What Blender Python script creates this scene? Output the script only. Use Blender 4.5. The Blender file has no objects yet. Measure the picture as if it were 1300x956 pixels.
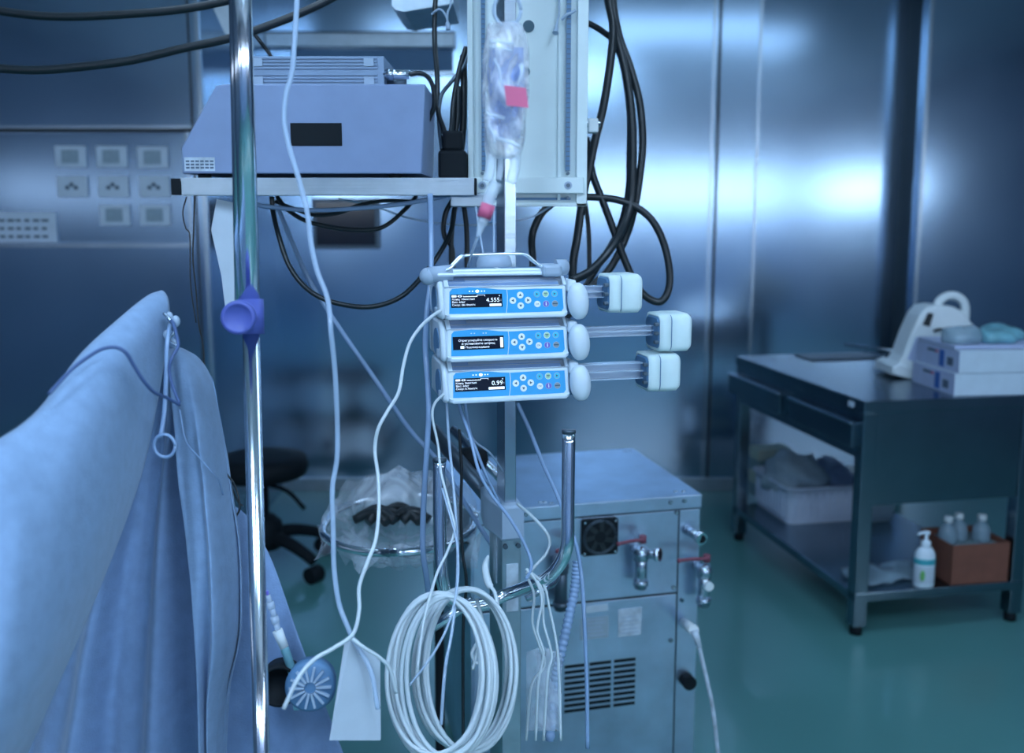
import bpy, bmesh, math, random
from mathutils import Vector, Matrix, noise
random.seed(7)
sc = bpy.context.scene
COL = sc.collection
PI = math.pi
# ------------------------------------------------------------------ camera
W, H, F = 1300, 956, 1200.0
CX, CY = 650.0, 433.0
CAMZ = 1.54
PIT = math.radians(7.83)
cp, sp = math.cos(PIT), math.sin(PIT)
CAM = Vector((0, 0, CAMZ)); FWD = Vector((0, cp, -sp)); UP = Vector((0, sp, cp)); RT = Vector((1, 0, 0))
cd = bpy.data.cameras.new('camera'); cam = bpy.data.objects.new('camera', cd); COL.objects.link(cam)
cam.location = CAM; cam.rotation_euler = (PI/2 - PIT, 0, 0)
cd.sensor_width = 36; cd.sensor_fit = 'HORIZONTAL'; cd.lens = 36*F/W
cd.shift_y = -(H/2 - CY)/W
cd.clip_start = .05
cd.dof.use_dof = True; cd.dof.focus_distance = 1.52; cd.dof.aperture_fstop = 3.0
sc.camera = cam
sc.view_settings.view_transform = 'Standard'
try: sc.view_settings.look = 'None'
except Exception: pass
sc.view_settings.gamma = 1; sc.view_settings.use_curve_mapping = False
sc.view_settings.exposure = 0.0

def ray(x, y): return RT*((x-CX)/F) + UP*((CY-y)/F) + FWD
def P(x, y, d): return CAM + ray(x, y)*d            # a place seen at x,y and d metres ahead
def PZ(x, y, z):
    r = ray(x, y); return CAM + r*((z-CAMZ)/r.z)
def PY(x, y, Y):
    r = ray(x, y); return CAM + r*(Y/r.y)
def PPL(x, y, o, n):
    r = ray(x, y); return CAM + r*((o-CAM).dot(n)/r.dot(n))

# ------------------------------------------------------------------ materials
MATS = {}
def mat(name, col, rough=.5, metal=0, alpha=1, emit=None, estr=0, var=0, scale=20, bump=0, bscale=(40,40,40), coat=0, spec=.5, trans=0, sheen=0, rvar=0):
    if name in MATS: return MATS[name]
    m = bpy.data.materials.new(name); m.use_nodes = True; MATS[name] = m
    nt = m.node_tree; b = nt.nodes['Principled BSDF']
    b.inputs['Base Color'].default_value = (*col, 1); b.inputs['Roughness'].default_value = rough
    b.inputs['Metallic'].default_value = metal; b.inputs['Alpha'].default_value = alpha
    b.inputs['Coat Weight'].default_value = coat; b.inputs['Specular IOR Level'].default_value = spec
    b.inputs['Transmission Weight'].default_value = trans; b.inputs['Sheen Weight'].default_value = sheen
    if emit: b.inputs['Emission Color'].default_value = (*emit, 1); b.inputs['Emission Strength'].default_value = estr
    tc = nt.nodes.new('ShaderNodeTexCoord')
    n = nt.nodes.new('ShaderNodeTexNoise'); n.inputs['Scale'].default_value = scale; n.inputs['Detail'].default_value = 4
    nt.links.new(tc.outputs['Object'], n.inputs['Vector'])
    v = max(var, .04)
    r = nt.nodes.new('ShaderNodeValToRGB')
    r.color_ramp.elements[0].position = .3; r.color_ramp.elements[1].position = .7
    r.color_ramp.elements[0].color = (*[c*(1-v) for c in col], 1); r.color_ramp.elements[1].color = (*[min(1, c*(1+v)) for c in col], 1)
    nt.links.new(n.outputs['Fac'], r.inputs['Fac']); nt.links.new(r.outputs['Color'], b.inputs['Base Color'])
    if rvar:
        mr = nt.nodes.new('ShaderNodeMapRange'); mr.inputs['To Min'].default_value = max(.02, rough-rvar); mr.inputs['To Max'].default_value = rough+rvar
        nt.links.new(n.outputs['Fac'], mr.inputs['Value']); nt.links.new(mr.outputs['Result'], b.inputs['Roughness'])
    if bump:
        mp = nt.nodes.new('ShaderNodeMapping'); mp.inputs['Scale'].default_value = bscale
        n2 = nt.nodes.new('ShaderNodeTexNoise'); n2.inputs['Scale'].default_value = 1; n2.inputs['Detail'].default_value = 3
        nt.links.new(tc.outputs['Object'], mp.inputs['Vector']); nt.links.new(mp.outputs['Vector'], n2.inputs['Vector'])
        bp = nt.nodes.new('ShaderNodeBump'); bp.inputs['Strength'].default_value = bump; bp.inputs['Distance'].default_value = .01
        nt.links.new(n2.outputs['Fac'], bp.inputs['Height']); nt.links.new(bp.outputs['Normal'], b.inputs['Normal'])
    return m
# the place is lit by bluish light; colours below are the things' own unless noted
M_wall   = mat('brushed_steel_wall', (.37,.505,.65), .18, 1, bump=.025, bscale=(.9,.9,1.6), var=.05, scale=2, rvar=.03)
M_floor  = mat('teal_vinyl_floor', (.10,.28,.27), .28, 0, var=.08, scale=1.5, bump=.03, bscale=(3,3,3), coat=.25)
M_ceil   = mat('ceiling_paint', (.6,.65,.7), .8)
M_dark_wall = mat('side_wall_paint', (.10,.15,.22), .7)
M_rear = mat('rear_wall_paint', (.30,.43,.68), .7)
M_groove = mat('dark_groove', (.03,.04,.05), .6)
M_steel  = mat('satin_steel', (.50,.58,.66), .27, 1, var=.06, scale=8, bump=.03, bscale=(8,80,80))
M_steel_box = mat('galvanised_steel', (.49,.61,.76), .36, 1, var=.16, scale=7, bump=.03, bscale=(20,20,90))
M_table  = mat('table_steel', (.18,.25,.30), .24, 1, var=.08, scale=6)
M_chrome = mat('chrome', (.85,.90,.95), .14, 1)
M_alu    = mat('brushed_aluminium', (.42,.50,.56), .35, .9, bump=.05, bscale=(8,200,200), var=.08)
M_dsteel = mat('dark_steel', (.12,.16,.2), .4, .8)
M_white  = mat('white_plastic', (.78,.84,.86), .35, var=.03, scale=12)
M_panel  = mat('painted_white_panel', (.70,.80,.80), .5, var=.05, scale=8)
M_pump   = mat('pale_pump_plastic', (.70,.80,.88), .3, coat=.3, var=.02)
M_pumpg  = mat('pale_grey_fitting', (.36,.46,.58), .4)
M_blue   = mat('bright_blue_keypad', (.02,.36,.72), .35, var=.03)
M_head   = mat('drive_head_plastic', (.72,.86,.86), .35, var=.03)
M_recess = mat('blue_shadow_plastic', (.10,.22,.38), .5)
M_black  = mat('black_rubber', (.012,.018,.022), .35)
M_blackm = mat('matt_black', (.010,.014,.018), .6, spec=.15)
M_screen = mat('display_glass', (.008,.012,.025), .12)
M_text   = mat('display_text_lit', (.8,.85,.9), .5, emit=(.75,.85,1), estr=.9)
M_led    = mat('led_lit', (.9,.95,1), .5, emit=(.9,.97,1), estr=1.6)
M_btn    = mat('white_button', (.85,.9,.9), .4)
M_glyph  = mat('dark_symbol', (.04,.10,.14), .5)
M_green  = mat('green_button', (.42,.70,.45), .4)
M_purple = mat('violet_button', (.15,.12,.55), .4)
M_grey   = mat('grey_button', (.25,.3,.33), .4)
M_teal   = mat('teal_ring_button', (.05,.55,.72), .4)
M_clear  = mat('clear_plastic', (.75,.85,.95), .12, alpha=.38, coat=.5)
M_clear2 = mat('clear_lid', (.30,.47,.78), .06, alpha=.58, coat=.8)
M_plung = mat('plunger_plastic', (.62,.74,.88), .15, alpha=.72, coat=.6)
M_tube   = mat('clear_tubing', (.52,.66,.84), .12, alpha=.60, coat=.6)
M_tube2  = mat('milky_blue_tubing', (.28,.41,.62), .25, alpha=.9, coat=.3)
M_cable  = mat('white_cable', (.60,.68,.72), .35)
M_drape  = mat('pale_blue_nonwoven', (.215,.33,.50), .8, var=.07, scale=60, bump=.12, bscale=(300,300,300), sheen=.2)
M_drape2 = mat('shaded_mid_blue_nonwoven', (.18,.28,.46), .8, var=.08, scale=50, bump=.12, bscale=(300,300,300), sheen=.2)  # own mid blue, darkened further to stand in for fold shade
M_devbox = mat('device_lavender_grey', (.24,.32,.50), .5, var=.02)
M_rib    = mat('ribbed_aluminium', (.24,.33,.46), .45, .4)
M_red    = mat('pink_red_label', (.60,.11,.22), .5)
M_lever  = mat('dull_red_lever', (.22,.06,.09), .5)
M_knob   = mat('violet_blue_knob', (.08,.11,.40), .45)
M_film   = mat('clear_film', (.72,.8,.9), .15, alpha=.34, bump=.35, bscale=(14,14,14), coat=.6)
M_ivfilm = mat('iv_film', (.72,.80,.98), .15, alpha=.52, bump=.9, bscale=(40,40,25), var=.4, scale=28, coat=.6)
M_ivin   = mat('iv_inner', (.25,.36,.75), .3, alpha=.75, bump=.5, bscale=(60,60,40), var=.5, scale=45)
def streak(m, lo, hi, sc_):
    nt=m.node_tree; b=nt.nodes['Principled BSDF']; tc=nt.nodes.new('ShaderNodeTexCoord'); mp=nt.nodes.new('ShaderNodeMapping'); mp.inputs['Scale'].default_value=sc_
    n=nt.nodes.new('ShaderNodeTexNoise'); n.inputs['Scale'].default_value=1; n.inputs['Detail'].default_value=5; n.inputs['Distortion'].default_value=1.5
    r=nt.nodes.new('ShaderNodeMapRange'); r.inputs['From Min'].default_value=.42; r.inputs['From Max'].default_value=.68; r.inputs['To Min'].default_value=lo; r.inputs['To Max'].default_value=hi
    nt.links.new(tc.outputs['Object'],mp.inputs['Vector']); nt.links.new(mp.outputs['Vector'],n.inputs['Vector']); nt.links.new(n.outputs['Fac'],r.inputs['Value']); nt.links.new(r.outputs['Result'],b.inputs['Alpha'])
streak(M_film,.18,.72,(9,9,9)); streak(M_ivfilm,.30,.95,(30,30,14))
M_paper  = mat('white_paper', (.52,.60,.68), .7, var=.05)
M_label  = mat('silver_label', (.52,.60,.68), .5, var=.25, scale=40)
M_tintlab= mat('grey_label', (.34,.43,.50), .5, var=.1, scale=40)
M_box    = mat('white_cardboard', (.60,.70,.80), .6)
M_boxend = mat('lilac_box_end', (.45,.52,.72), .6)
M_brown  = mat('brown_cardboard', (.20,.07,.045), .7, var=.1)
M_lid    = mat('grey_green_plastic', (.25,.35,.38), .5)
M_basket = mat('basket_plastic', (.60,.68,.82), .45)
M_bottle = mat('bottle_plastic', (.35,.5,.6), .15, alpha=.55, coat=.5)
M_disp   = mat('dispenser_white', (.72,.82,.9), .35)
M_tealb  = mat('teal_band', (.05,.38,.45), .5)
M_lime   = mat('green_leaf_mark', (.15,.45,.12), .5)
M_logob  = mat('blue_logo', (.04,.14,.45), .5)
M_tealpk = mat('teal_packaging', (.22,.50,.58), .3, alpha=.85, bump=.5, bscale=(30,30,30), var=.2)
M_yell   = mat('cream_pack', (.55,.60,.50), .6)
M_socket = mat('socket_plate', (.66,.74,.84), .45)
M_smark  = mat('socket_mark', (.10,.14,.2), .6)

# ------------------------------------------------------------------ mesh helper
def spline(pts, n=6):
    pts = [Vector(p) for p in pts]
    if len(pts) < 3: return pts
    out = []
    q = [pts[0]*2 - pts[1]] + pts + [pts[-1]*2 - pts[-2]]
    for i in range(1, len(q)-2):
        a, b, c, d = q[i-1], q[i], q[i+1], q[i+2]
        for k in range(n):
            t = k/n
            out.append(.5*((2*b) + (c-a)*t + (2*a-5*b+4*c-d)*t*t + (3*b-a-3*c+d)*t**3))
    out.append(pts[-1]); return out

class MB:
    def __init__(s): s.b = bmesh.new(); s.mats = []
    def mi(s, m):
        if m is None: return 0
        if m not in s.mats: s.mats.append(m)
        return s.mats.index(m)
    def _set(s, faces, m, smooth=False):
        i = s.mi(m)
        for f in faces: f.material_index = i; f.smooth = smooth
    def box(s, lo, hi, m=None, bev=0, T=None, seg=2):
        lo, hi = Vector(lo), Vector(hi)
        vs = [s.b.verts.new((x, y, z)) for x in (lo.x, hi.x) for y in (lo.y, hi.y) for z in (lo.z, hi.z)]
        idx = [(0,1,3,2),(4,6,7,5),(0,4,5,1),(2,3,7,6),(0,2,6,4),(1,5,7,3)]
        fs = [s.b.faces.new([vs[i] for i in q]) for q in idx]
        s._set(fs, m)
        if bev:
            es = list({e for f in fs for e in f.edges})
            r = bmesh.ops.bevel(s.b, geom=es, offset=bev, segments=seg, affect='EDGES', profile=.5)
            nf = {f for f in r['faces']} | {f for v in r['verts'] for f in v.link_faces}
            vs = list({v for f in nf for v in f.verts} | {v for v in vs if v.is_valid})
            s._set(nf, m)
        if T: 
            for v in vs: v.co = T @ v.co
        return s
    def prism(s, poly, a, b, m=None, plane='xz', T=None, bev=0, smooth=False):
        """poly in two axes, extruded from a to b along the third"""
        def mk(p, t):
            if plane == 'xz': return Vector((p[0], t, p[1]))
            if plane == 'yz': return Vector((t, p[0], p[1]))
            return Vector((p[0], p[1], t))
        A = [s.b.verts.new(mk(p, a)) for p in poly]; B = [s.b.verts.new(mk(p, b)) for p in poly]
        fs = [s.b.faces.new(A), s.b.faces.new(B[::-1])]; n = len(poly); side = []
        for i in range(n): side.append(s.b.faces.new([A[i], B[i], B[(i+1) % n], A[(i+1) % n]]))
        s._set(fs, m); s._set(side, m, smooth)
        vs = A+B
        bmesh.ops.recalc_face_normals(s.b, faces=fs+side)
        if bev:
            es = [e for f in fs for e in f.edges]
            r = bmesh.ops.bevel(s.b, geom=list(set(es)), offset=bev, segments=2, affect='EDGES', profile=.5)
            nf = {f for v in r['verts'] for f in v.link_faces}
            s._set(r['faces'], m, True)
            vs = list({v for f in nf for v in f.verts} | {v for v in vs if v.is_valid})
        if T:
            for v in vs: v.co = T @ v.co
        return s
    def tube(s, pts, r, m=None, sides=10, n=6, smooth=True, caps=True):
        ps = spline(pts, n) if n else [Vector(p) for p in pts]
        N = len(ps); rr = r if callable(r) else (lambda t: r)
        up = None; rings = []
        for i, p in enumerate(ps):
            d = (ps[min(i+1, N-1)] - ps[max(i-1, 0)])
            if d.length < 1e-9: d = Vector((0,0,1))
            d.normalize()
            if up is None:
                up = d.cross(Vector((0,1,0)) if abs(d.y) < .9 else Vector((1,0,0))).normalized()
            else:
                up = (up - d*up.dot(d))
                up = up.normalized() if up.length > 1e-6 else d.orthogonal().normalized()
            sd = d.cross(up); R = rr(i/max(1, N-1))
            rings.append([s.b.verts.new(p + (up*math.cos(a) + sd*math.sin(a))*R) for a in [2*PI*k/sides for k in range(sides)]])
        fs = []
        for i in range(N-1):
            for k in range(sides):
                fs.append(s.b.faces.new([rings[i][k], rings[i][(k+1) % sides], rings[i+1][(k+1) % sides], rings[i+1][k]]))
        s._set(fs, m, smooth)
        if caps: s._set([s.b.faces.new(rings[0][::-1]), s.b.faces.new(rings[-1])], m)
        return s
    def cyl(s, a, b, r, m=None, sides=24, r2=None, smooth=True):
        r2 = r if r2 is None else r2
        return s.tube([a, b], (lambda t: r + (r2-r)*t), m, sides, 0, smooth)
    def lathe(s, prof, m=None, T=None, sides=28):
        """prof = [(r,z)] bottom to top about z"""
        rings = [[s.b.verts.new((r*math.cos(2*PI*k/sides), r*math.sin(2*PI*k/sides), z)) for k in range(sides)] for r, z in prof]
        fs = [s.b.faces.new([rings[i][k], rings[i][(k+1) % sides], rings[i+1][(k+1) % sides], rings[i+1][k]]) for i in range(len(rings)-1) for k in range(sides)]
        s._set(fs, m, True); c = []
        if prof[0][0] > 1e-4: c.append(s.b.faces.new(rings[0][::-1]))
        if prof[-1][0] > 1e-4: c.append(s.b.faces.new(rings[-1]))
        s._set(c, m)
        if T:
            for r_ in rings:
                for v in r_: v.co = T @ v.co
        return s
    def grid(s, rows, m=None, smooth=True):
        g = [[s.b.verts.new(p) for p in r] for r in rows]
        s._set([s.b.faces.new([g[i][j], g[i][j+1], g[i+1][j+1], g[i+1][j]]) for i in range(len(g)-1) for j in range(len(g[0])-1)], m, smooth)
        return s
    def ball(s, c, r, m=None, sc_=(1,1,1), seg=16, T=None):
        res = bmesh.ops.create_uvsphere(s.b, u_segments=seg, v_segments=seg//2+2, radius=r)
        for v in res['verts']:
            v.co = Vector((v.co.x*sc_[0], v.co.y*sc_[1], v.co.z*sc_[2]))
            if T: v.co = T @ v.co
            v.co += Vector(c)
        s._set({f for v in res['verts'] for f in v.link_faces}, m, True)
        return s
    def mesh(s, me, T, m=None):
        n0 = len(s.b.verts); nf = len(s.b.faces)
        s.b.from_mesh(me); s.b.verts.ensure_lookup_table(); s.b.faces.ensure_lookup_table()
        for v in s.b.verts[n0:]: v.co = T @ v.co
        s._set(s.b.faces[nf:], m)
        return s

ROOT = {}
def build(name, mb, m=None, parent=None, local=False):
    me = bpy.data.meshes.new(name)
    if parent is not None and not local:
        I = ROOT[parent.name].inverted()
        for v in mb.b.verts: v.co = I @ v.co
    shift = None
    if parent is None:   # origin at the base of the thing
        vs = [v.co for v in mb.b.verts]
        shift = Vector(((min(v.x for v in vs)+max(v.x for v in vs))/2, (min(v.y for v in vs)+max(v.y for v in vs))/2, min(v.z for v in vs)))
        for v in mb.b.verts: v.co -= shift
    mb.b.to_mesh(me); mb.b.free()
    mats = list(mb.mats)
    if not mats: mats = [m]
    for k in mats: me.materials.append(k if k is not None else m)
    if m is not None and me.materials and me.materials[0] is None: me.materials[0] = m
    o = bpy.data.objects.new(name, me); COL.objects.link(o)
    if parent is not None:
        o.parent = parent; ROOT[o.name] = ROOT[parent.name]
    else:
        o.location = shift
    return o
def tag(o, label, cat, group=None, kind=None):
    o['label'] = label; o['category'] = cat
    if group: o['group'] = group
    if kind: o['kind'] = kind
    return o
def thing(name, label, cat, loc, rz=0, group=None):
    o = bpy.data.objects.new(name, None); COL.objects.link(o); o.empty_display_size = .05
    o.location = loc; o.rotation_euler = (0, 0, rz)
    ROOT[o.name] = Matrix.Translation(Vector(loc)) @ Matrix.Rotation(rz, 4, 'Z')
    return tag(o, label, cat, group)
def struct(name, mb, m=None, label=None):
    o = build(name, mb, m); o['kind'] = 'structure'
    if label: o['label'] = label; o['category'] = name.split('_')[0]
    return o
def cable(name, label, pts, r, m, group=None, cat='cable', sides=8, n=8):
    mb = MB(); mb.tube(pts, r, m, sides, n)
    return tag(build(name, mb, m), label, cat, group)
def px(pts, d=None): return [P(p[0], p[1], p[2] if len(p) > 2 else d) for p in pts]
_txt = {}
def text_mesh(s, size, align='LEFT'):
    k = (s, size, align)
    if k in _txt: return _txt[k]
    c = bpy.data.curves.new('t', 'FONT'); c.body = s; c.size = size; c.align_x = align; c.resolution_u = 2; c.extrude = 0
    o = bpy.data.objects.new('t', c); COL.objects.link(o)
    bpy.context.view_layer.update()
    me = bpy.data.meshes.new_from_object(o.evaluated_get(bpy.context.evaluated_depsgraph_get()))
    bpy.data.objects.remove(o); _txt[k] = me; return me

# ================================================================== SETTING
XL, XR, YB, YR, ZC = -3.6, 4.2, 5.1, -2.8, 3.0
struct('floor', MB().box((XL-.1, YR-.1, -.06), (XR+.1, YB+.6, 0), M_floor), None, 'glossy teal vinyl floor')
struct('ceiling', MB().box((XL-.1, YR-.1, ZC), (XR+.1, YB+.6, ZC+.06), M_ceil), None, 'plain pale ceiling')
# niche in the back wall
nx0 = PY(957, 300, YB).x; nx1 = PY(1163, 300, YB).x; ND = .26
JX = PY(266, 300, 4.0).x        # outer corner of the projecting wall part
b = MB()
b.box((JX-.1, YB, 0), (nx0, YB+.08, ZC), M_wall); b.box((nx1, YB, 0), (XR, YB+.08, ZC), M_wall)
b.box((nx0-.05, YB+ND, 0), (nx1+.05, YB+ND+.06, ZC), M_wall)
b.box((nx0-.05, YB+.08, 0), (nx0, YB+ND, ZC), M_wall); b.box((nx1, YB+.08, 0), (nx1+.05, YB+ND, ZC), mat('shaded_reveal_steel', (.05,.08,.10), .55, .3))  # right reveal's shade is put into its darker colour
struct('wall_back', b, None, 'brushed stainless steel panel wall with a shallow niche')
struct('wall_left', MB().box((XL-.08, YR, 0), (XL, 4.0, ZC), M_dark_wall), None)
struct('wall_right', MB().box((XR, YR, 0), (XR+.08, YB+.1, ZC), M_dark_wall), None)
b = MB()
# projecting steel wall part on the left with a framed recessed service panel
q0 = PY(236, 168, 4.0); q1 = PY(236, 308, 4.0); rx = q0.x; rz1 = q0.z; rz0 = q1.z
b.box((XL, 4.0, 0), (JX, 4.08, rz0), M_wall); b.box((XL, 4.0, rz1), (JX, 4.08, ZC), M_wall)
b.box((rx, 4.0, rz0), (JX, 4.08, rz1), M_wall); b.box((XL, 4.05, rz0), (rx, 4.08, rz1), M_wall)
b.box((JX-.08, 4.08, 0), (JX, YB, ZC), M_wall)
struct('wall_projection', b, None, 'projecting stainless steel wall part at the left')
struct('trim_1', MB().box((XL, 3.985, rz1), (rx+.03, 4.02, rz1+.014), M_groove).box((XL, 3.988, rz1+.014), (rx+.03, 4.01, rz1+.028), M_steel)
       .box((rx, 3.985, rz0-.02), (rx+.014, 4.02, rz1+.014), M_steel).box((XL, 3.985, rz0-.02), (rx, 4.02, rz0-.004), M_steel), None)
def seam(i, x, w, Y=YB, m=M_groove, pr=.004, y=300):
    X = PY(x, y, Y).x
    struct('trim_%d' % i, MB().box((X-w/2, Y-pr, 0), (X+w/2, Y+.01, ZC), m), m)
seam(2, 907, .014); seam(3, 957, .014, m=M_steel, pr=.006); seam(4, 1166, .02, m=M_steel, pr=.008)
seam(5, 900, .012, m=M_steel, pr=.005)
seam(6, 262, .018, Y=4.0, m=M_steel, pr=.006); seam(7, 240, .008, Y=4.0, y=60)
struct('baseboard_back', MB().box((JX, YB-.02, 0), (nx0, YB, .075), M_alu, .004), None)
struct('baseboard_niche', MB().box((nx0, YB+ND-.02, 0), (nx1, YB+ND, .075), M_alu, .004), None)
# header ledge and slot in the back wall upper centre
a0 = PY(262, 40, YB); a1 = PY(578, 60, YB)
def zy(y, Y=YB): return PY(400, y, Y).z
b = MB()
b.box((JX, YB-.06, zy(62)), (PY(578, 50, YB).x, YB, zy(44)), M_alu, .004)
b.box((JX, YB-.03, zy(44)), (PY(578, 50, YB).x, YB, zy(41)), M_groove)
struct('trim_8', b, None)
struct('window_1', MB().box((JX+.12, YB-.012, zy(92)), (PY(575, 50, YB).x, YB-.002, zy(64)), M_recess)
       .box((JX+.10, YB-.03, zy(96)), (PY(578, 50, YB).x, YB-.002, zy(92)), M_steel), None, 'dark horizontal slot below steel ledge')
wa = PY(397, 252, YB); wb = PY(483, 316, YB)
struct('window_2', MB().box((wa.x, YB-.03, wb.z), (wb.x, YB, wa.z), M_dsteel, .004).box((wa.x+.02, YB-.034, wb.z+.02), (wb.x-.02, YB-.028, wa.z-.02), M_screen), None, 'small dark glass panel in the steel wall')  # wall control screen of dark glass

# rear wall behind the viewpoint, toned for its reflection, with an added glow strip
b = MB()
wz0, wz1 = 1.70, 1.96; wx0, wx1 = -3.3, 3.9
b.box((XL, YR-.08, 0), (XR, YR, wz0), M_rear); b.box((XL, YR-.08, wz1), (XR, YR, ZC), M_dark_wall)
b.box((XL, YR-.08, wz0), (wx0, YR, wz1), M_dark_wall); b.box((wx1, YR-.08, wz0), (XR, YR, wz1), M_dark_wall)
for x in (-1.2, ): b.box((x-.5, YR-.08, wz0), (x+.6, YR, wz1), M_dark_wall)
struct('wall_rear', b, None)
LIGHT = (.50, .72, 1.0)
M_glow = mat('glow_strip', (0,0,0), .5, emit=(.64,.80,1.0), estr=13)
M_glow2 = mat('glow_strip_dim', (0,0,0), .5, emit=(.62,.76,1.0), estr=1.8)
struct('window_4', MB().box((XR-.015, -2.6, 1.66), (XR-.004, .35, 1.94), M_glow).box((XR-.03,-2.66,1.60),(XR-.003,-2.6,2.0),M_steel).box((XR-.03,.35,1.60),(XR-.003,.41,2.0),M_steel), None)  # unseen glowing strip, added to carry the steel's bright band rightwards
struct('window_5', MB().box((XL+.004, -2.3, 1.60), (XL+.015, 1.5, 1.80), M_glow2).box((XL+.003,-2.36,1.56),(XL+.03,-2.3,1.96),M_steel).box((XL+.003,1.5,1.56),(XL+.03,1.56,1.96),M_steel), None)  # dim unseen strip, added to reflect in the left wall part
struct('window_3', MB().box((wx0, YR-.06, wz0), (wx1, YR-.05, wz1), M_glow), None)  # unseen strip, added to reflect as the bright band in the steel
M_lamp = mat('lamp_diffuser', (.5,.5,.5), .5, emit=LIGHT, estr=1)
M_lampA = mat('lamp_diffuser_fill', (.5,.5,.5), .5, emit=LIGHT, estr=17)  # unseen overhead pair, made brighter to light the pumps from the front
M_lampB = mat('lamp_diffuser_dim', (.5,.5,.5), .5, emit=LIGHT, estr=5)
def ceiling_lamp(x, y, w, l, label, ml):
    t = thing('ceiling_light', label, 'ceiling light', (x, y, ZC-.03), 0, 'ceiling panel lights')
    build('frame', MB().box((-w/2-.02, -l/2-.02, 0), (w/2+.02, l/2+.02, .03), M_white), None, t, True)
    build('diffuser', MB().box((-w/2, -l/2, -.008), (w/2, l/2, 0), ml), None, t, True)
for x,y,ml,w,l in ((-.8,2.0,M_lampB,.6,1.2),(1.5,2.5,M_lampB,1.8,.6),(-.7,-.1,M_lampA,.6,1.2),(.8,-.1,M_lampA,.6,1.2)):
    ceiling_lamp(x, y, w, l, 'rectangular ceiling panel light overhead, out of view', ml)

# sockets on the service panel
for i, (x, y, t) in enumerate([(91,199,'switch'),(143,199,'switch'),(195,200,'switch'),(93,237,'hole'),(145,237,'hole'),(197,237,'hole'),(147,273,'switch'),(198,273,'switch')]):
    c = PY(x, y, 4.05); w, h = .064, .044
    word = ['leftmost', 'middle', 'rightmost'][i % 3] if i < 6 else ['left', 'right'][i-6]
    row = ['top row', 'middle row', 'bottom row'][i//3]
    r = thing('wall_socket', '%s plate of the %s on the steel service panel' % (word, row), 'socket', (c.x, 4.05, c.z-h), 0, 'socket plates on the steel service panel')
    build('plate', MB().box((-w, -.014, 0), (w, 0, 2*h), M_socket, .003), None, r, True)
    m = MB()
    if t == 'hole':
        for q in range(3): m.cyl((-.018+q*.018, -.018, h + (.008 if q == 1 else -.004)), (-.018+q*.018, -.013, h + (.008 if q == 1 else -.004)), .009, M_smark, 12)
        build('socket_holes', m, None, r, True)
    else:
        m.box((-.036, -.019, h-.028), (.036, -.0135, h+.028), M_tintlab, .002)
        build('rocker', m, None, r, True)
c = PY(34, 289, 4.05)
r = thing('notice_plate', 'pale notice plate with lines of print, left edge of steel wall', 'sign', (c.x, 4.05, c.z-.065))
build('plate', MB().box((-.13, -.012, 0), (.13, 0, .13), M_socket, .002), None, r, True)
m = MB()
for k in range(3):
    for q in range(6): m.box((-.11+q*.036, -.0135, .022+k*.034), (-.11+q*.036+random.uniform(.02,.032), -.0118, .033+k*.034), M_smark)
build('print_lines', m, None, r, True)

# ================================================================== PUMP POST
YAW = math.radians(14)
pc = P(648, 600, 1.69)
post = thing('equipment_post', 'rectangular steel post carrying the three stacked pumps', 'post', (pc.x, pc.y, 0), YAW)
ux, uy = .0105, .062
zcol = PY(640, 640, pc.y).z
build('upper_bar', MB().box((-ux, 0, zcol-.05), (ux, uy, 2.3), M_steel, .0015), None, post, True)
zs = PY(640, 680, pc.y).z
build('lower_sleeve', MB().box((-.018, -.008, .06), (.018, .095, zs), M_alu, .002), None, post, True)
cl = build('collar', MB().prism([(-.020,-.02),(.020,-.02),(.020,.115),(-.030,.115),(-.036,.06)], zs-.004, zs+.062, M_pumpg, 'xy', bev=.006), None, post, True)
m = MB()
for a, bq in ((-.012, -.018), (.013, -.018), (.013,.05), (-.012,.05)): m.ball((a, -.010, zs-.02+bq*.35), .0035, M_dsteel, seg=8)
build('screw', MB().cyl((.012,-.013,zs-.016), (.012,-.007,zs-.016), .0045, M_dsteel, 12), None, post, True)
build('screw', MB().cyl((-.012,-.013,zs-.016), (-.012,-.007,zs-.016), .0045, M_dsteel, 12), None, post, True)
m.b.free()
build('label_strip', MB().box((-.010,-.0095,zs-.14), (.012,-.0078,zs-.05), M_label), None, post, True)
build('label_strip', MB().box((-.0195,.03,zs-.10), (-.0178,.055,zs-.01), M_label), None, post, True)
build('foot_plate', MB().box((-.22,-.15,0), (.22,.3,.06), M_dsteel, .02), None, post, True)
# U-shaped push handle of the post
hb = thing('tube_handle', 'bent chrome U-shaped tube handle passing around the post', 'handle', tuple(P(640, 760, 1.5)))
pts = px([(558,586,1.5),(558,640,1.5),(559,700,1.5),(561,733,1.5),(568,757,1.51),(585,768,1.54),(612,768,1.56),(640,756,1.58),(670,745,1.56),(695,733,1.52),(712,714,1.50),(720,690,1.49),(721,640,1.49),(722,550,1.49)])
build('bent_tube', MB().tube(pts, .0105, M_chrome, 20, 8), None, hb)
for q in (0, -1):
    d = (pts[q]-pts[1 if q == 0 else -2]).normalized()
    build('end_cap', MB().cyl(pts[q], pts[q]+d*.006, .0112, M_dsteel, 20), None, hb)
cable('cross_tube', 'short chrome bar sloping down left behind the white cable coil', px([(535,806,1.62),(600,762,1.62)]), .009, M_chrome, cat='bar', sides=14)

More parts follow.
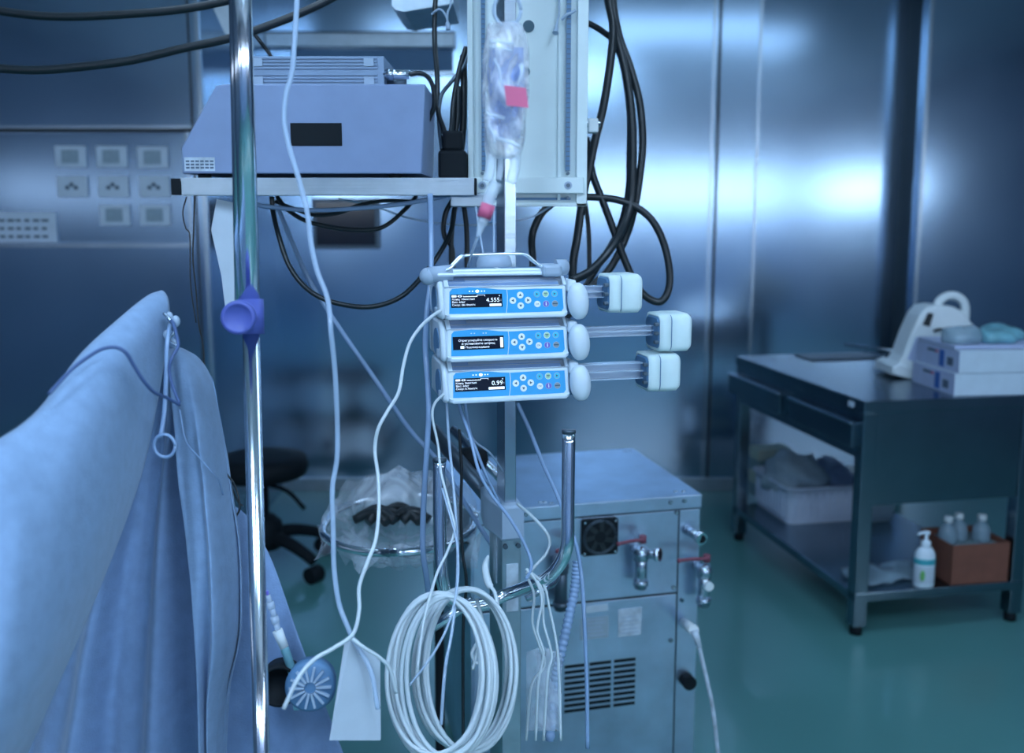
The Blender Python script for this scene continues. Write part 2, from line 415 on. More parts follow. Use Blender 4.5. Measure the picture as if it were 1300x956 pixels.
# dark arm of the post running back to the left
b = MB()
b.tube(px([(548,545,2.05),(628,640,1.85)]), .016, M_dsteel, 12, 0); b.tube(px([(575,545,2.1),(640,612,1.95)]), .01, M_steel, 10, 0)
tag(build('support_arm', b, None), 'dark diagonal arm behind the post left of the collar', 'arm')
b = MB(); b.lathe([(.001,0),(.03,0),(.034,.012),(.03,.035),(.001,.04)], M_blackm, Matrix.Translation(P(600,592,2.0)))
tag(build('round_knob', b, None), 'round black knob beside the diagonal arm', 'knob')

# ================================================================== PUMPS
PW, PH, PD = .200, .066, .122
TH = math.radians(12)                      # lean of the keypad face
def face_T(): # maps (x, s, out) -> local
    o = Vector((0, .003, .009)); es = Vector((0, math.sin(TH), math.cos(TH))); n = Vector((0, -math.cos(TH), math.sin(TH)))
    return Matrix(((1, es.x, n.x, o.x), (0, es.y, n.y, o.y), (0, es.z, n.z, o.z), (0,0,0,1)))
FT = face_T()
def flat(poly, z0, z1, m, mb=None):
    mb = mb or MB(); return mb.prism(poly, z0, z1, m, 'xy', FT)
def disc(x, y, r, z0, z1, m, mb=None, n=24, sx=1): return flat([(x+sx*r*math.cos(2*PI*k/n), y+r*math.sin(2*PI*k/n)) for k in range(n)], z0, z1, m, mb)
S = 1/6.19/1000*1.25*.98                    # detail crop pixel -> metres
def fx(x): return (x-118)/900*(PW*.955) + .006
def txt(mb, s, x, y, size, m=M_text, al='LEFT', z=.0012, sx=1.0):
    T = FT @ Matrix.Translation((x, y, z)) @ Matrix.Diagonal((sx, 1, 1, 1))
    mb.mesh(text_mesh(s, size, al), T, m)
def rect(x0, y0, x1, y1): return [(x0,y0),(x1,y0),(x1,y1),(x0,y1)]
def pump(loc, rz, label, mode):
    t = thing('syringe_pump', label, 'syringe pump', loc, rz, 'stacked syringe pumps')
    # body: cross-section swept along x with a tapering left cap
    prof = [(.010,0),(.002,.003),(0,.008),(.003,.010),(.012,.050),(.0165,.0515),(.0165,.047),(.030,.042),(.046,.047),(.048,.0635),(.060,.0650),(.117,.0640),(PD,.058),(PD,.004),(.117,0)]
    b = MB(); rings = []
    for x, k in ((.0, .96), (.003, 1), (PW-.003, 1), (PW, .96)):
        rings.append([b.b.verts.new((x, PD/2+(p[0]-PD/2)*k, .033+(p[1]-.033)*k)) for p in prof])
    fs = [b.b.faces.new([rings[i][j], rings[i+1][j], rings[i+1][(j+1) % len(prof)], rings[i][(j+1) % len(prof)]]) for i in range(3) for j in range(len(prof))]
    b._set(fs, M_pump); b._set([b.b.faces.new(rings[0]), b.b.faces.new(rings[-1][::-1])], M_pump)
    bmesh.ops.recalc_face_normals(b.b, faces=b.b.faces)
    # left end bulge and rims round lid
    b.prism([(.004,.002),(.0,.010),(.012,.052),(.030,.0655),(.112,.0655),(.120,.055),(.120,.004)], -.010, .0005, M_pump, 'yz', bev=.005)
    b.prism([(.012,.050),(.010,.0525),(.026,.0655),(.05,.0655),(.05,.045),(.02,.045)], 0, .007, M_pump, 'yz')
    b.prism([(.012,.050),(.010,.0525),(.026,.0655),(.05,.0655),(.05,.045),(.02,.045)], PW-.005, PW, M_pump, 'yz')
    b.box((.004,-.001,.0005), (PW-.004, .012, .009), M_pump, .003)
    body = build('housing', b, None, t, True)
    b = MB(); T = Matrix.Translation((-.0105, .045, .03)) @ Matrix.Rotation(math.radians(-14), 4, 'X')
    b.prism([(.024*math.cos(a)*1.0, .021*math.sin(a)) for a in [2*PI*k/24 for k in range(24)]], -.001, .003, M_recess, 'yz', T)
    build('grip_recess', b, None, t, True)
    build('latch', MB().box((-.014,.02,.006),(-.008,.03,.020), M_pumpg, .002), None, t, True)
    # keypad
    top = [(fx(118), .0405)]
    left_top = [(PW*.965, .0375), (PW*.75, .0385), (PW*.52, .0375), (PW*.43, .0385), (PW*.33, .041), (PW*.2, .0425), (PW*.06, .0405)]
    poly = [(.006, .001), (PW*.4, -.0005), (PW*.95, .001), (PW*.968, .006)] + left_top + [(.008, .036)]
    kp = build('keypad', flat(poly, -.003, .0007, M_blue), None, t, True)
    b = MB(); xs = [(.1005, .038), (.1012, .028), (.1003, .014), (.098, 0)]
    for i in range(3): flat([(xs[i][0]-.0005, xs[i][1]), (xs[i][0]+.0005, xs[i][1]), (xs[i+1][0]+.0005, xs[i+1][1]), (xs[i+1][0]-.0005, xs[i+1][1])], .0006, .0011, M_pump, b)
    build('divider_line', b, None, kp, True)
    # thin pale outline above keypad
    b = MB(); tp = left_top[::-1]
    for (xa, ya), (xb, yb) in zip(tp[:-1], tp[1:]): flat([(xa, ya), (xb, yb), (xb, yb+.0009), (xa, ya+.0009)], -.002, .0011, M_pump, b)
    build('keypad_edge', b, None, kp, True)
    # display
    dx0, dx1, dy0, dy1 = .0095, .0925, .0105, .0315
    dsp = build('display', flat(rect(dx0, dy0, dx1, dy1), 0, .0010, M_screen), None, t, True)
    b = MB()
    if mode == 2:
        txt(b, 'Отрегулируйте скорость', dx0+.041, .0238, .0046, al='CENTER', sx=1.15)
        txt(b, 'и установите шприц', dx0+.041, .0185, .0046, al='CENTER', sx=1.2)
        flat(rect(dx0+.012, .0125, dx0+.018, .0165), .001, .0012, M_text, b); txt(b, 'Подтверждение', dx0+.020, .0128, .0043, sx=1.15)
        flat(rect(dx1-.006, .0125, dx1-.0015, .0285), .001, .0012, M_text, b)
    else:
        v = ('4.555', ('Конц: 10мкг/мл', 'Вес: 64кг', 'Скор: 28.10мл/ч'), '+') if mode == 1 else ('0.99', ('Конц: 5мкг/мл', 'Вес: 64кг', 'Скор: 0.76мл/ч'), '+')
        for k, s in enumerate(v[1]): txt(b, s, dx0+.0015, .0224-k*.0045, .0044, sx=1.15)
        txt(b, v[0], dx1-.004, .0188, .0092 if mode == 1 else .010, al='RIGHT', sx=1.1); txt(b, ':', dx1-.003, .0200, .006)
        txt(b, v[2], dx1-.006, .0265, .005)
        flat(rect(dx1-.021 if mode == 1 else dx1-.028, .0120, dx1-.002, .0158), .001, .0012, M_text, b)
        flat(rect(dx0+.0015, .0272, dx0+.009, .0303), .001, .0012, M_text, b)
        flat([(dx0+.0105, .0287), (dx0+.0125, .0302), (dx0+.0165, .0302), (dx0+.0185, .0287), (dx0+.0165, .0272), (dx0+.0125, .0272)], .001, .0012, M_text, b)
        flat([(dx0+.0125, .0287), (dx0+.0135, .0295), (dx0+.0155, .0295), (dx0+.0165, .0287), (dx0+.0155, .0279), (dx0+.0135, .0279)], .0012, .0013, M_screen, b)
        flat(rect(dx0+.020, .0274, dx0+.042, .0282), .001, .0012, M_text, b)
        for q in range(9): flat(rect(dx0+.020+q*.0027, .0282, dx0+.0205+q*.0027, .0292), .001, .0012, M_text, b)
        flat(rect(dx0+.042, .0274, dx0+.0426, .0302), .001, .0012, M_text, b); flat(rect(dx0+.042, .0297, dx0+.055, .0302), .001, .0012, M_text, b)
        flat(rect(dx0+.0545, .028, dx0+.055, .0302), .001, .0012, M_text, b)
    build('display_text', b, None, dsp, True)
    for k, x in enumerate((.040, .0450, .0525, .0595, .0640)):
        b = disc(x, .0362, .0022 if k == 2 else .0009, .0005, .0013, M_led if k == 2 else (M_text if mode != 2 else M_pump), n=14, sx=1.3)
        if mode == 2 and k == 2: b.b.free(); continue
        build('indicator_light', b, None, t, True)
    # arrow buttons
    cxb, cyb = .1222, .0200
    for ang in (0, 90, 180, 270):
        x = cxb + .0125*math.cos(math.radians(ang)); y = cyb + .0085*math.sin(math.radians(ang))
        k = build('arrow_button', disc(x, y, .0054, .0005, .0016, M_btn, n=24), None, t, True)
        c, s_ = math.cos(math.radians(ang)), math.sin(math.radians(ang))
        tri = [(x + a*c - bq*s_, y + a*s_ + bq*c) for a, bq in ((.0026, 0), (-.0016, .0024), (-.0016, -.0024))]
        build('arrow_symbol', flat(tri, .0015, .0019, M_glyph), None, k, True)
    for (x, y, mm, mg) in ((.1500,.0295,M_teal,M_glyph),(.1645,.0295,M_green,M_btn),(.1795,.0295,M_teal,M_glyph),(.1500,.0135,M_btn,M_glyph),(.1645,.0135,M_purple,M_btn),(.1795,.0135,M_grey,M_glyph)):
        bb = disc(x, y, .0053, .0005, .0013, M_pump if mm is M_btn else (M_btn if mm in (M_green,) else M_pumpg)); disc(x, y, .0046, .001, .0016, mm, bb)
        k = build('round_button', bb, None, t, True)
        b = MB()
        if mm is M_purple: flat(rect(x-.0008, y-.0028, x+.0008, y+.0012), .0015, .0018, mg, b); disc(x, y+.0025, .0009, .0015, .0018, mg, b, 10)
        elif mm is M_green: flat(rect(x-.0026, y+.0004, x+.0026, y+.0018), .0015, .0018, M_glyph, b); flat(rect(x-.002, y-.0018, x+.002, y-.0008), .0015, .0018, M_glyph, b)
        elif mm is M_grey: flat(rect(x-.0042, y-.001, x+.0042, y+.001), .0015, .0018, M_glyph, b)
        elif mm is M_btn: txt(b, 'OK', x, y-.0014, .0042, M_glyph, 'CENTER', .0018)
        else: flat([(x-.0015,y-.002),(x+.002,y),(x-.0015,y+.002)], .0015, .0018, mg, b)
        build('button_symbol', b, None, k, True)
    # clear lid over the syringe bay
    b = MB(); n = 8; rows = []
    for k in range(n+1):
        u = k/n; y = .0115 + u*.032; z = .0515 + .0145*math.sin(u*PI*.5)
        rows.append([(x, y, z) for x in [.007 + q*(PW-.012-.007)/16 for q in range(17)]])
    b.grid(rows, M_clear2)
    # bright rims of the lid
    for k in (0, 2, n): b.tube([(x, rows[k][0][1], rows[k][0][2]+.0006) for x in (.007, PW*.5, PW-.012)], .0008, M_pump if k == 0 else M_clear, 6, 0)
    build('clear_lid', b, None, t, True)
    # syringe clamp lobe on the right
    b = MB()
    b.box((PW+.0005,.004,.040), (PW+.016,.05,.060), M_pump, .004)
    b.box((PW+.0005,.010,.004), (PW+.010,.06,.040), M_recess, .003)
    Tl = Matrix.Translation((PW+.017, .000, .026))
    prof2 = []
    for k in range(13):
        a = -PI/2 + PI*k/12; prof2.append((.0175*max(0,math.cos(a))**.8+.0002, .030*math.sin(a)))
    b.lathe(prof2, M_pump, Tl @ Matrix.Rotation(math.radians(-6), 4, 'Y') @ Matrix.Diagonal((1, .85, 1, 1)), 20)
    build('syringe_clamp', b, None, t, True)
    return t
def drive(t, L, heads):
    """drive head on its rods, local to pump"""
    x0, x1 = PW+L, PW+L+.058
    b = MB()
    def rr(x, hh, dd, r=.011, zc=.036, yc=.030): # rounded section in yz
        out = []
        for sx_, sy_ in ((1,1),(-1,1),(-1,-1),(1,-1)):
            for k in range(5):
                a = {(1,1):0,(-1,1):PI/2,(-1,-1):PI,(1,-1):3*PI/2}[(sx_,sy_)] + PI/2*k/4
                out.append((x, yc + sx_*(dd-r) + r*math.cos(a), zc + sy_*(hh-r) + r*math.sin(a)))
        return out
    secs = [(0,.028,.030),(.001,.031,.033),(.018,.0315,.034),(.0185,.030,.0325),(.0205,.030,.0325),(.021,.032,.0345),(.050,.032,.0345),(.056,.028,.031),(.058,.022,.026)]
    rg = [[b.b.verts.new(v) for v in rr(x0+dx, hh, dd)] for dx, hh, dd in secs]
    for i in range(len(rg)-1):
        fs = [b.b.faces.new([rg[i][j], rg[i+1][j], rg[i+1][(j+1) % 20], rg[i][(j+1) % 20]]) for j in range(20)]
        b._set(fs, M_recess if i == 3 else M_head, True)
    b._set([b.b.faces.new(rg[0][::-1]), b.b.faces.new(rg[-1])], M_head)
    hd = build('drive_head', b, None, t, True)
    b = MB(); q = [b.b.verts.new(v) for v in rr(x0-.003, .024, .026)]; q2 = [b.b.verts.new(v) for v in rr(x0+.0005, .027, .029)]
    b._set([b.b.faces.new(q[::-1])] + [b.b.faces.new([q[j], q2[j], q2[(j+1) % 20], q[(j+1) % 20]]) for j in range(20)], M_recess)
    for k in range(3): b.box((x0-.010, -.002, .018+k*.015), (x0-.002, .006, .024+k*.015), M_dsteel, .0015)
    build('claw_recess', b, None, hd, True)
    build('drive_rod', MB().cyl((PW-.01, .052, .034), (x0+.005, .052, .034), .0085, M_pumpg, 20), None, t, True)
def syringe(t, L, label, r=.0115, zc=.0545, plung=.009):
    s = thing('syringe', label, 'syringe', t.matrix_basis @ Vector((0,0,0)) if False else tuple(t.location), t.rotation_euler.z, 'syringes held in the pumps')
    y = .031
    build('barrel', MB().cyl((.035, y, zc), (PW+.004, y, zc), r*.82, M_clear, 20), None, s, True)
    build('barrel_flange', MB().cyl((PW+.017, y-.0, zc-.012), (PW+.019, y, zc-.012), r*1.3, M_clear, 20), None, s, True)
    b = MB(); zz = zc-.016; x0, x1 = PW+.018, PW+L+.002
    for k in range(2):
        h = plung
        if k == 0: b.box((x0, y-.0012, zz-h), (x1, y+.0012, zz+h), M_plung)
        else: b.box((x0, y-h, zz-.0012), (x1, y+h, zz+.0012), M_plung)
    b.box((x0, y-h*1.0, zz+h-.0015), (x1, y+h*.6, zz+h), M_plung); b.box((x0, y-h*1.0, zz-h), (x1, y+h*.6, zz-h+.0015), M_plung)
    build('plunger', b, None, s, True)
    return s
base3 = P(571, 514, 1.50)
ex = Vector((math.cos(YAW), math.sin(YAW), 0))
specs = [(3, 'bottom pump of the stack, display reading 0.99', .137, 'wide clear plunger of the syringe in the bottom pump', .0135),
         (2, 'middle pump of the stack, drive head pulled out furthest', .158, 'thin pale plunger of the syringe in the middle pump', .0085),
         (1, 'top pump of the stack, display reading 4.555', .071, 'short clear plunger of the syringe in the top pump', .010)]
pumps = {}
for i, (mode, lab, L, slab, pl) in enumerate(specs):
    loc = base3 + Vector((0,0,.0672*i)) - ex*(.0025*i)
    p_ = pump(tuple(loc), YAW, lab, mode); drive(p_, L, 0); syringe(p_, L, slab, plung=pl); pumps[mode] = p_
topo = base3 + Vector((0,0,.0672*3)) - ex*.0075
# carrying bracket with wire handle on the top pump
t = thing('carrying_bracket', 'pale bracket with bent chrome wire handle on top of the pumps', 'handle', tuple(topo), YAW)
b = MB(); b.box((-.008,.016,.0005), (.196,.10,.007), M_pump, .003); b.box((.015,.02,.006), (.175,.06,.012), M_pump, .003)
build('cap_plate', b, None, t, True)
build('slot', MB().box((.022,.028,.0095), (.090,.05,.0125), M_recess), None, t, True)
build('slot', MB().box((.098,.028,.0095), (.168,.05,.0125), M_recess), None, t, True)
for y in (.018, .032):
    build('wire_handle', MB().tube([(.006,y,.010),(.014,y,.014),(.022,y,.022),(.032,y,.031),(.045,y,.034),(.09,y,.035),(.128,y,.035),(.140,y,.032),(.152,y,.022),(.164,y,.014),(.176,y,.010)], .0021, M_chrome, 10, 6), None, t, True)
b = MB(); b.cyl((-.022,.03,.002),(.018,.03,.006),.013,M_pumpg,20); b.ball((-.02,.03,.001),.014,M_pumpg); b.box((-.03,.02,-.008),(-.012,.05,.004),M_pumpg,.003)
build('left_hinge', b, None, t, True)
b = MB(); b.box((.163,.01,-.002),(.196,.05,.018),M_pumpg,.005); b.cyl((.19,.03,.012),(.208,.03,.012),.013,M_pumpg,20); b.ball((.206,.03,.012),.0125,M_pumpg,(.6,1,1))
build('right_hinge', b, None, t, True)
b = MB(); b.lathe([(.028,0),(.03,.01),(.026,.022),(.02,.026)], M_pumpg, Matrix.Translation((.10,.085,.006)))
build('pole_collar', b, None, t, True)

# ================================================================== WHITE PANEL BEHIND POST
Yp = pc.y + .20
pl0 = PY(595, 262, Yp); pl1 = PY(744, 262, Yp); pw = (pl1.x-pl0.x)
t = thing('column_panel', 'tall white slotted back panel hanging behind the IV bag', 'panel', (pl0.x, Yp, pl0.z), 0)
h = 1.0; s = pw/150
b = MB(); b.box((0,0,0), (pw,.05,h), M_panel, .002)
b.box((0,-.014,0),(.010*1,.0,h), M_panel,.001); b.box((pw-.020,-.014,0),(pw,0,h), M_panel,.001); b.box((0,-.014,0),(pw,0,.006), M_panel, .001)
b.box((12*s,-.005,8*s),(pw-20*s,.001,11*s), M_recess); b.box((pw-37*s,-.006,8*s),(pw-33*s,0,h), M_panel,.0008)
build('panel', b, None, t, True)
for x0_, x1_ in ((17*s, 22*s), (pw-27*s, pw-21.5*s)):
    b = MB(); b.box((x0_,-.012,44*s),(x1_,.001,h), M_recess)
    for k in range(90): b.box((x0_,-.0135,44*s+k*.009),(x1_,-.0118,44*s+k*.009+.0018), M_dsteel)
    build('slotted_channel', b, None, t, True)
build('cross_bar', MB().box((.004,-.022,16*s),(pw-.006,-.004,36*s), M_panel, .002), None, t, True)
for x in (18*s, pw-24*s):
    for z, r in ((26*s,.0075),(41*s,.003),(11*s,.003)):
        b = MB(); b.cyl((x,-.0235 if r > .005 else -.0215,z),(x,-.02 if r > .005 else -.003,z), r, M_pumpg if r > .005 else M_dsteel, 16)
        if r > .005: b.cyl((x,-.026,z),(x,-.0235,z), r*.55, M_dsteel, 8)
        build('screw', b, None, t, True)
for x, z, r in ((66*s+10*s, 222*s, .011), (72*s, 167*s, .009)):
    build('hole', MB().cyl((x,-.0025,z),(x,.001,z), r, M_glyph, 20), None, t, True)
c = P(640,14,1.80)
build('ring_gauge', MB().tube([c+Vector((.028*math.cos(a),-.006,.030*math.sin(a))) for a in [2*PI*k/24 for k in range(25)]], .0028, M_glyph, 8, 0), None, t)
build('hook_slot', MB().box((48*s,-.004,28*s+12*s),(58*s,-.001,28*s+16*s), M_glyph), None, t, True)
cable('hanging_clip', 'small grey clip dangling on a cord on the white panel', px([(709,-30,1.76),(710,14,1.76),(708,26,1.76),(705,42,1.75)]), lambda t_: .0018+.004*max(0, t_-.72)/.28, M_pumpg, cat='clip')
cable('short_strap', 'short curved grey strap on the white panel near the slot', px([(713,25,1.76),(719,19,1.755),(726,16,1.76),(731,13,1.76)]), .0028, M_pumpg, cat='strap')
b = MB(); b.box(P(747,168,1.86), P(758,152,1.89), M_white, .003); b.cyl(P(744,158,1.87), P(762,158,1.87), .006, M_chrome, 12)
tag(build('latch_bracket', b, None), 'small white and chrome latch on the right edge of the panel', 'latch')

# ================================================================== SHELF + DEVICES
ds = 1.68
l = P(217, 237, ds); r_ = P(605, 237, ds); wS = r_.x-l.x
t = thing('equipment_shelf', 'grey aluminium shelf with black end caps left of the panel', 'shelf', (l.x, l.y, l.z-.0155), 0)
build('front_rail', MB().box((.018,0,0),(wS-.004,.022,.031), M_alu, .001).box((.018,-.001,.026),(wS-.004,.004,.031), M_alu), None, t, True)
build('end_cap', MB().box((0,-.001,.001),(.018,.024,.030), M_blackm, .002), None, t, True)
build('end_cap', MB().box((wS-.004,-.001,.0005),(wS,.024,.0305), M_blackm, .001), None, t, True)
build('shelf_board', MB().box((.018,.022,.006),(wS-.004,.30,.030), M_alu, .001), None, t, True)
build('bracket', MB().box((wS-.05,.05,-.02),(wS+.02,.18,.006), M_alu, .002), None, t, True)
zt = l.z + .0155
# cabinet with sloping left side
s = ds/1200*1.0
def XZ(x, y, d=ds+.03): return P(x, y, d)
bx = XZ(237, 218); w_ = XZ(543,218).x-bx.x
t = thing('monitor_cabinet', 'lavender grey device cabinet with sloped left side on the shelf', 'device', (bx.x, l.y+.012, zt+.001), 0)
k_ = w_/306
poly = [(0,0),(0,32*k_),(46*k_,107*k_),(56*k_,109*k_),(w_-1*k_,109*k_),(w_-6*k_,0)]
build('casing', MB().prism([(x, z+.007) for x, z in poly], 0, .24, M_devbox, 'xz', bev=.0025), None, t, True)
build('window', MB().box((137*k_,-.0015,.007+34*k_),(201*k_,.001,.007+62*k_), M_blackm, .0007).box((139*k_,-.002,.007+36*k_),(199*k_,-.001,.007+60*k_), M_blackm), None, t, True)
b = MB(); b.box((3*k_,-.001,.007+3*k_),(41*k_,.0005,.007+20*k_), M_label)
for z in (6,10,14):
    for q in range(6): b.box(((5+q*6)*k_,-.0014,.007+z*k_),((9.5+q*6)*k_,-.0009,.007+(z+2.2)*k_), M_smark)
build('type_label', b, None, t, True)
for x in (.03, w_-.06):
    for y in (.03,.2): build('foot', MB().cyl((x,y,0),(x,y,.008),.012,M_blackm,16), None, t, True)
# ribbed amplifier
a = XZ(322,108, ds+.07); a2 = XZ(492,108, ds+.07); wA = a2.x-a.x; zA = zt+.001+.007+109*k_+.001
t = thing('ribbed_amplifier', 'low ribbed aluminium amplifier box lying on the device cabinet', 'device', (a.x, l.y+.05, zA), 0)
hA = 38*s
b = MB(); b.box((0,.002,0),(wA,.14,hA), M_rib, .001)
for k in range(9):
    if k == 4: continue
    b.box((.002,-.001,.002+k*hA/9.2),(wA-.012,.003,.002+k*hA/9.2+.0032), M_rib)
build('casing', b, None, t, True)
for x in (.012, wA-.036):
    for z in (.003, hA*.66): build('mounting_tab', MB().box((x,-.003,z),(x+.018,-.0005,z+hA*.26), M_pumpg), None, t, True)
b = MB(); b.cyl((wA-.002,.01,hA*.42),(wA+.045,.01,hA*.42),.0085,M_chrome,18); b.cyl((wA+.004,.01,hA*.42),(wA+.016,.01,hA*.42),.0105,M_steel,18)
build('round_connector', b, None, t, True)
build('round_connector', MB().cyl((wA-.002,.045,hA*.2),(wA+.035,.045,hA*.2),.008,M_dsteel,18), None, t, True)
# black adapter cluster between cabinet and panel
b = MB(); p0 = P(548,221,ds+.10); b.box((p0.x+.012, p0.y, zt+.001),(P(592,221,ds+.10).x, p0.y+.09, zt+.055), M_blackm, .006); b.box((p0.x+.020, p0.y+.01, zt+.054),(p0.x+.058, p0.y+.07, zt+.092), M_blackm, .006)
tag(build('power_adapter', b, None), 'black power adapter block on the shelf beside the panel', 'adapter')

B='black cables behind the device shelf'
cable('black_cable','black plug cable curving from amplifier connector down behind cabinet',px([(520,95,1.76),(532,93,1.76),(543,98,1.77),(550,112,1.78),(551,135,1.79),(545,150,1.80),(540,165,1.80),(540,205,1.82)]),.0045,M_black,B)
cable('black_cable','black cable hanging from the top edge down to the adapter',px([(556,-40,1.85),(552,15,1.85),(552,55,1.85),(555,95,1.83),(556,140,1.82),(562,160,1.81),(569,183,1.79)]),.005,M_black,B)
cable('black_cable','grey cable leaning from panel edge to the upright black cable',px([(597,60,1.84),(588,85,1.84),(572,105,1.84),(560,122,1.82),(557,150,1.82),(561,190,1.80)]),.004,M_dsteel,B)
cable('black_cable','black cable running down just beside the panel left edge',px([(592,60,1.84),(583,90,1.84),(576,130,1.84),(574,160,1.83),(570,190,1.80)]),.0055,M_black,B)
cable('black_cable','thick black cable closest to the white panel edge',px([(588,70,1.86),(589,110,1.86),(588,160,1.86),(584,200,1.86)]),.007,M_black,B)
cable('black_cable','thin black cable hidden between adapter and panel',px([(582,110,1.84),(581,150,1.84),(577,180,1.84),(573,200,1.84)]),.005,M_black,B)
cable('loose_tie','pale cord with tip dangling beside black cable at top',px([(572,-30,1.8),(572,5,1.8),(569,14,1.8),(568,22,1.79),(569,38,1.79)]),lambda t_:.002+.0025*(t_>.85),M_pumpg,cat='cord')
cable('loose_tie','short pale cord tied round the upright black cable',px([(548,18,1.84),(553,14,1.835),(559,12,1.83),(565,18,1.83),(569,30,1.83),(569,36,1.83)]),.0022,M_pumpg,cat='cord')
# under the shelf
U='cables looping under the shelf'
cable('black_cable','long black cable sagging in a deep curve under the shelf',px([(345,250,1.8),(347,270,1.8),(354,300,1.78),(366,335,1.77),(385,362,1.76),(412,380,1.75),(450,389,1.75),(480,388,1.76),(510,376,1.77),(535,352,1.80),(556,325,1.82),(573,292,1.85),(578,255,1.86)]),.0048,M_black,U)
cable('black_cable','black cable swinging in a shallow loop across the dark glass panel',px([(352,250,1.84),(365,266,1.82),(390,281,1.8),(430,290,1.8),(470,292,1.8),(492,285,1.8),(515,265,1.82),(528,250,1.85)]),.0042,M_black,U)
cable('black_cable','short black cable hugging the underside of the shelf',px([(350,256,1.88),(370,264,1.86),(400,273,1.86),(430,270,1.86),(455,261,1.86),(485,255,1.88),(525,256,1.88)]),.004,M_black,U)
cable('grey_tube','pale grey tube sagging gently beneath the shelf rail',px([(318,258,1.75),(345,263,1.75),(400,267,1.74),(460,264,1.74),(510,259,1.74),(545,253,1.75),(575,246,1.76)]),.0042,M_tube2,U,'tube')
cable('thin_tube','thin clear tube crossing behind the pumps under the panel',px([(430,252,1.95),(475,262,1.95),(520,277,1.95),(570,285,1.95),(620,285,1.95),(670,277,1.93),(700,262,1.93)]),.0022,M_tube,U,'tube')
for i,(xs,lab) in enumerate((((578,250),(570,275),(563,300),(565,305)),'short black cable hooking below the shelf end'),) if False else enumerate([([(577,250),(566,270),(563,290),(566,304),(574,316),(578,360),(600,410),(640,430)],'black cable hooking out below the right shelf end'),([(580,250),(575,280),(573,310),(576,350),(600,390),(640,410)],'straight black cable below the right shelf end'),([(588,255),(592,285),(593,310),(594,345),(610,380),(640,400)],'black cable nearest the post below the shelf end')]):
    cable('black_cable',lab,[P(x,y,1.86) for x,y in xs],.005,M_black,U)
cable('blue_tube','vertical milky blue tube hanging from the shelf past the pumps',px([(546,246,1.60),(547,290,1.60),(547,350,1.58),(542,395,1.56),(540,440,1.55),(543,490,1.55),(544,530,1.55),(540,600,1.55),(537,660,1.55),(537,700,1.55),(541,730,1.56),(545,760,1.58)]),.0048,M_tube2,cat='tube')
# right hand black cables
R='thick black cables right of the panel'
D=1.95
cable('black_cable','thick black cable hanging from top edge down past the panel',px([(770,-60,D),(773,0,D),(778,30,D),(777,60,D),(772,100,D),(765,140,D),(755,180,D),(748,215,D),(740,250,D),(733,300,D),(728,330,D),(722,390,D),(690,440,1.86),(652,450,1.78)]),.0085,M_black,R)
cable('black_cable','thick black cable bowing right then crossing down left to the pumps',px([(766,-60,D+.02),(772,0,D+.02),(784,50,D+.02),(796,100,D+.02),(803,160,D+.02),(803,220,D+.02),(800,262,D+.02),(788,295,D),(768,325,D-.05),(748,345,D-.12),(725,357,D-.18)]),.0085,M_black,R)
cable('black_cable','thick black cable bowing out furthest to the right',px([(775,-60,D+.04),(778,0,D+.04),(786,45,D+.04),(800,85,D+.04),(812,130,D+.04),(816,180,D+.04),(812,225,D+.04),(806,262,D+.04),(795,300,D+.06),(775,340,D+.06),(750,365,D+.06),(728,392,D+.04),(690,430,1.88),(652,440,1.78)]),.008,M_black,R)
cable('black_cable','black cable coming from behind the panel towards upper right',px([(735,25,D+.08),(750,31,D+.06),(765,40,D+.05),(778,52,D+.05),(790,80,D+.05),(799,140,D+.05),(799,200,D+.06),(797,245,D+.08),(786,290,D+.09),(764,330,D+.09),(738,370,D+.08),(700,410,1.9),(655,420,1.78)]),.0065,M_black,R)
cable('black_cable','black cable from panel edge looping low under the top drive head',px([(744,175,D+.03),(752,220,D+.03),(765,255,D+.02),(780,295,D+.02),(793,330,D+.02),(808,362,D+.02),(822,378,D+.02),(838,383,D+.02),(848,370,D+.02),(850,345,D+.02),(843,310,D+.02),(828,280,D+.02),(806,262,D+.02),(780,253,D+.02),(745,250,D+.02),(715,252,D+.02),(692,266,D+.02),(680,285,D+.02),(675,305,D+.02),(676,340,D),(665,380,1.86),(652,400,1.78)]),.0078,M_black,R)
cable('black_cable','slim black cable dropping straight beside the right hinge',px([(740,240,D+.1),(746,280,D+.1),(748,320,D+.1),(746,360,D+.1),(728,395,D+.05),(690,420,1.9),(652,430,1.78)]),.005,M_black,R)
# overhead cables top left
T_='heavy black cables crossing the top left'
cable('black_cable','upper heavy black cable sagging across the top left corner',px([(-60,5,1.9),(0,14,1.9),(50,20,1.9),(100,21,1.9),(160,18,1.9),(220,13,1.9),(270,5,1.9),(320,-8,1.9),(380,-30,1.9)]),.0085,M_black,T_)
cable('black_cable','lower heavy black cable sweeping up from left edge to top',px([(-60,82,1.9),(0,87,1.9),(50,89,1.9),(110,84,1.9),(170,76,1.9),(230,62,1.9),(290,49,1.9),(340,33,1.9),(390,13,1.9),(430,-8,1.9),(470,-40,1.9)]),.0085,M_black,T_)
cable('thin_black_cable','thin black cable branching down behind the chrome pole',px([(322,42,1.95),(332,55,1.95),(343,70,1.95),(350,85,1.98)]),.004,M_black)
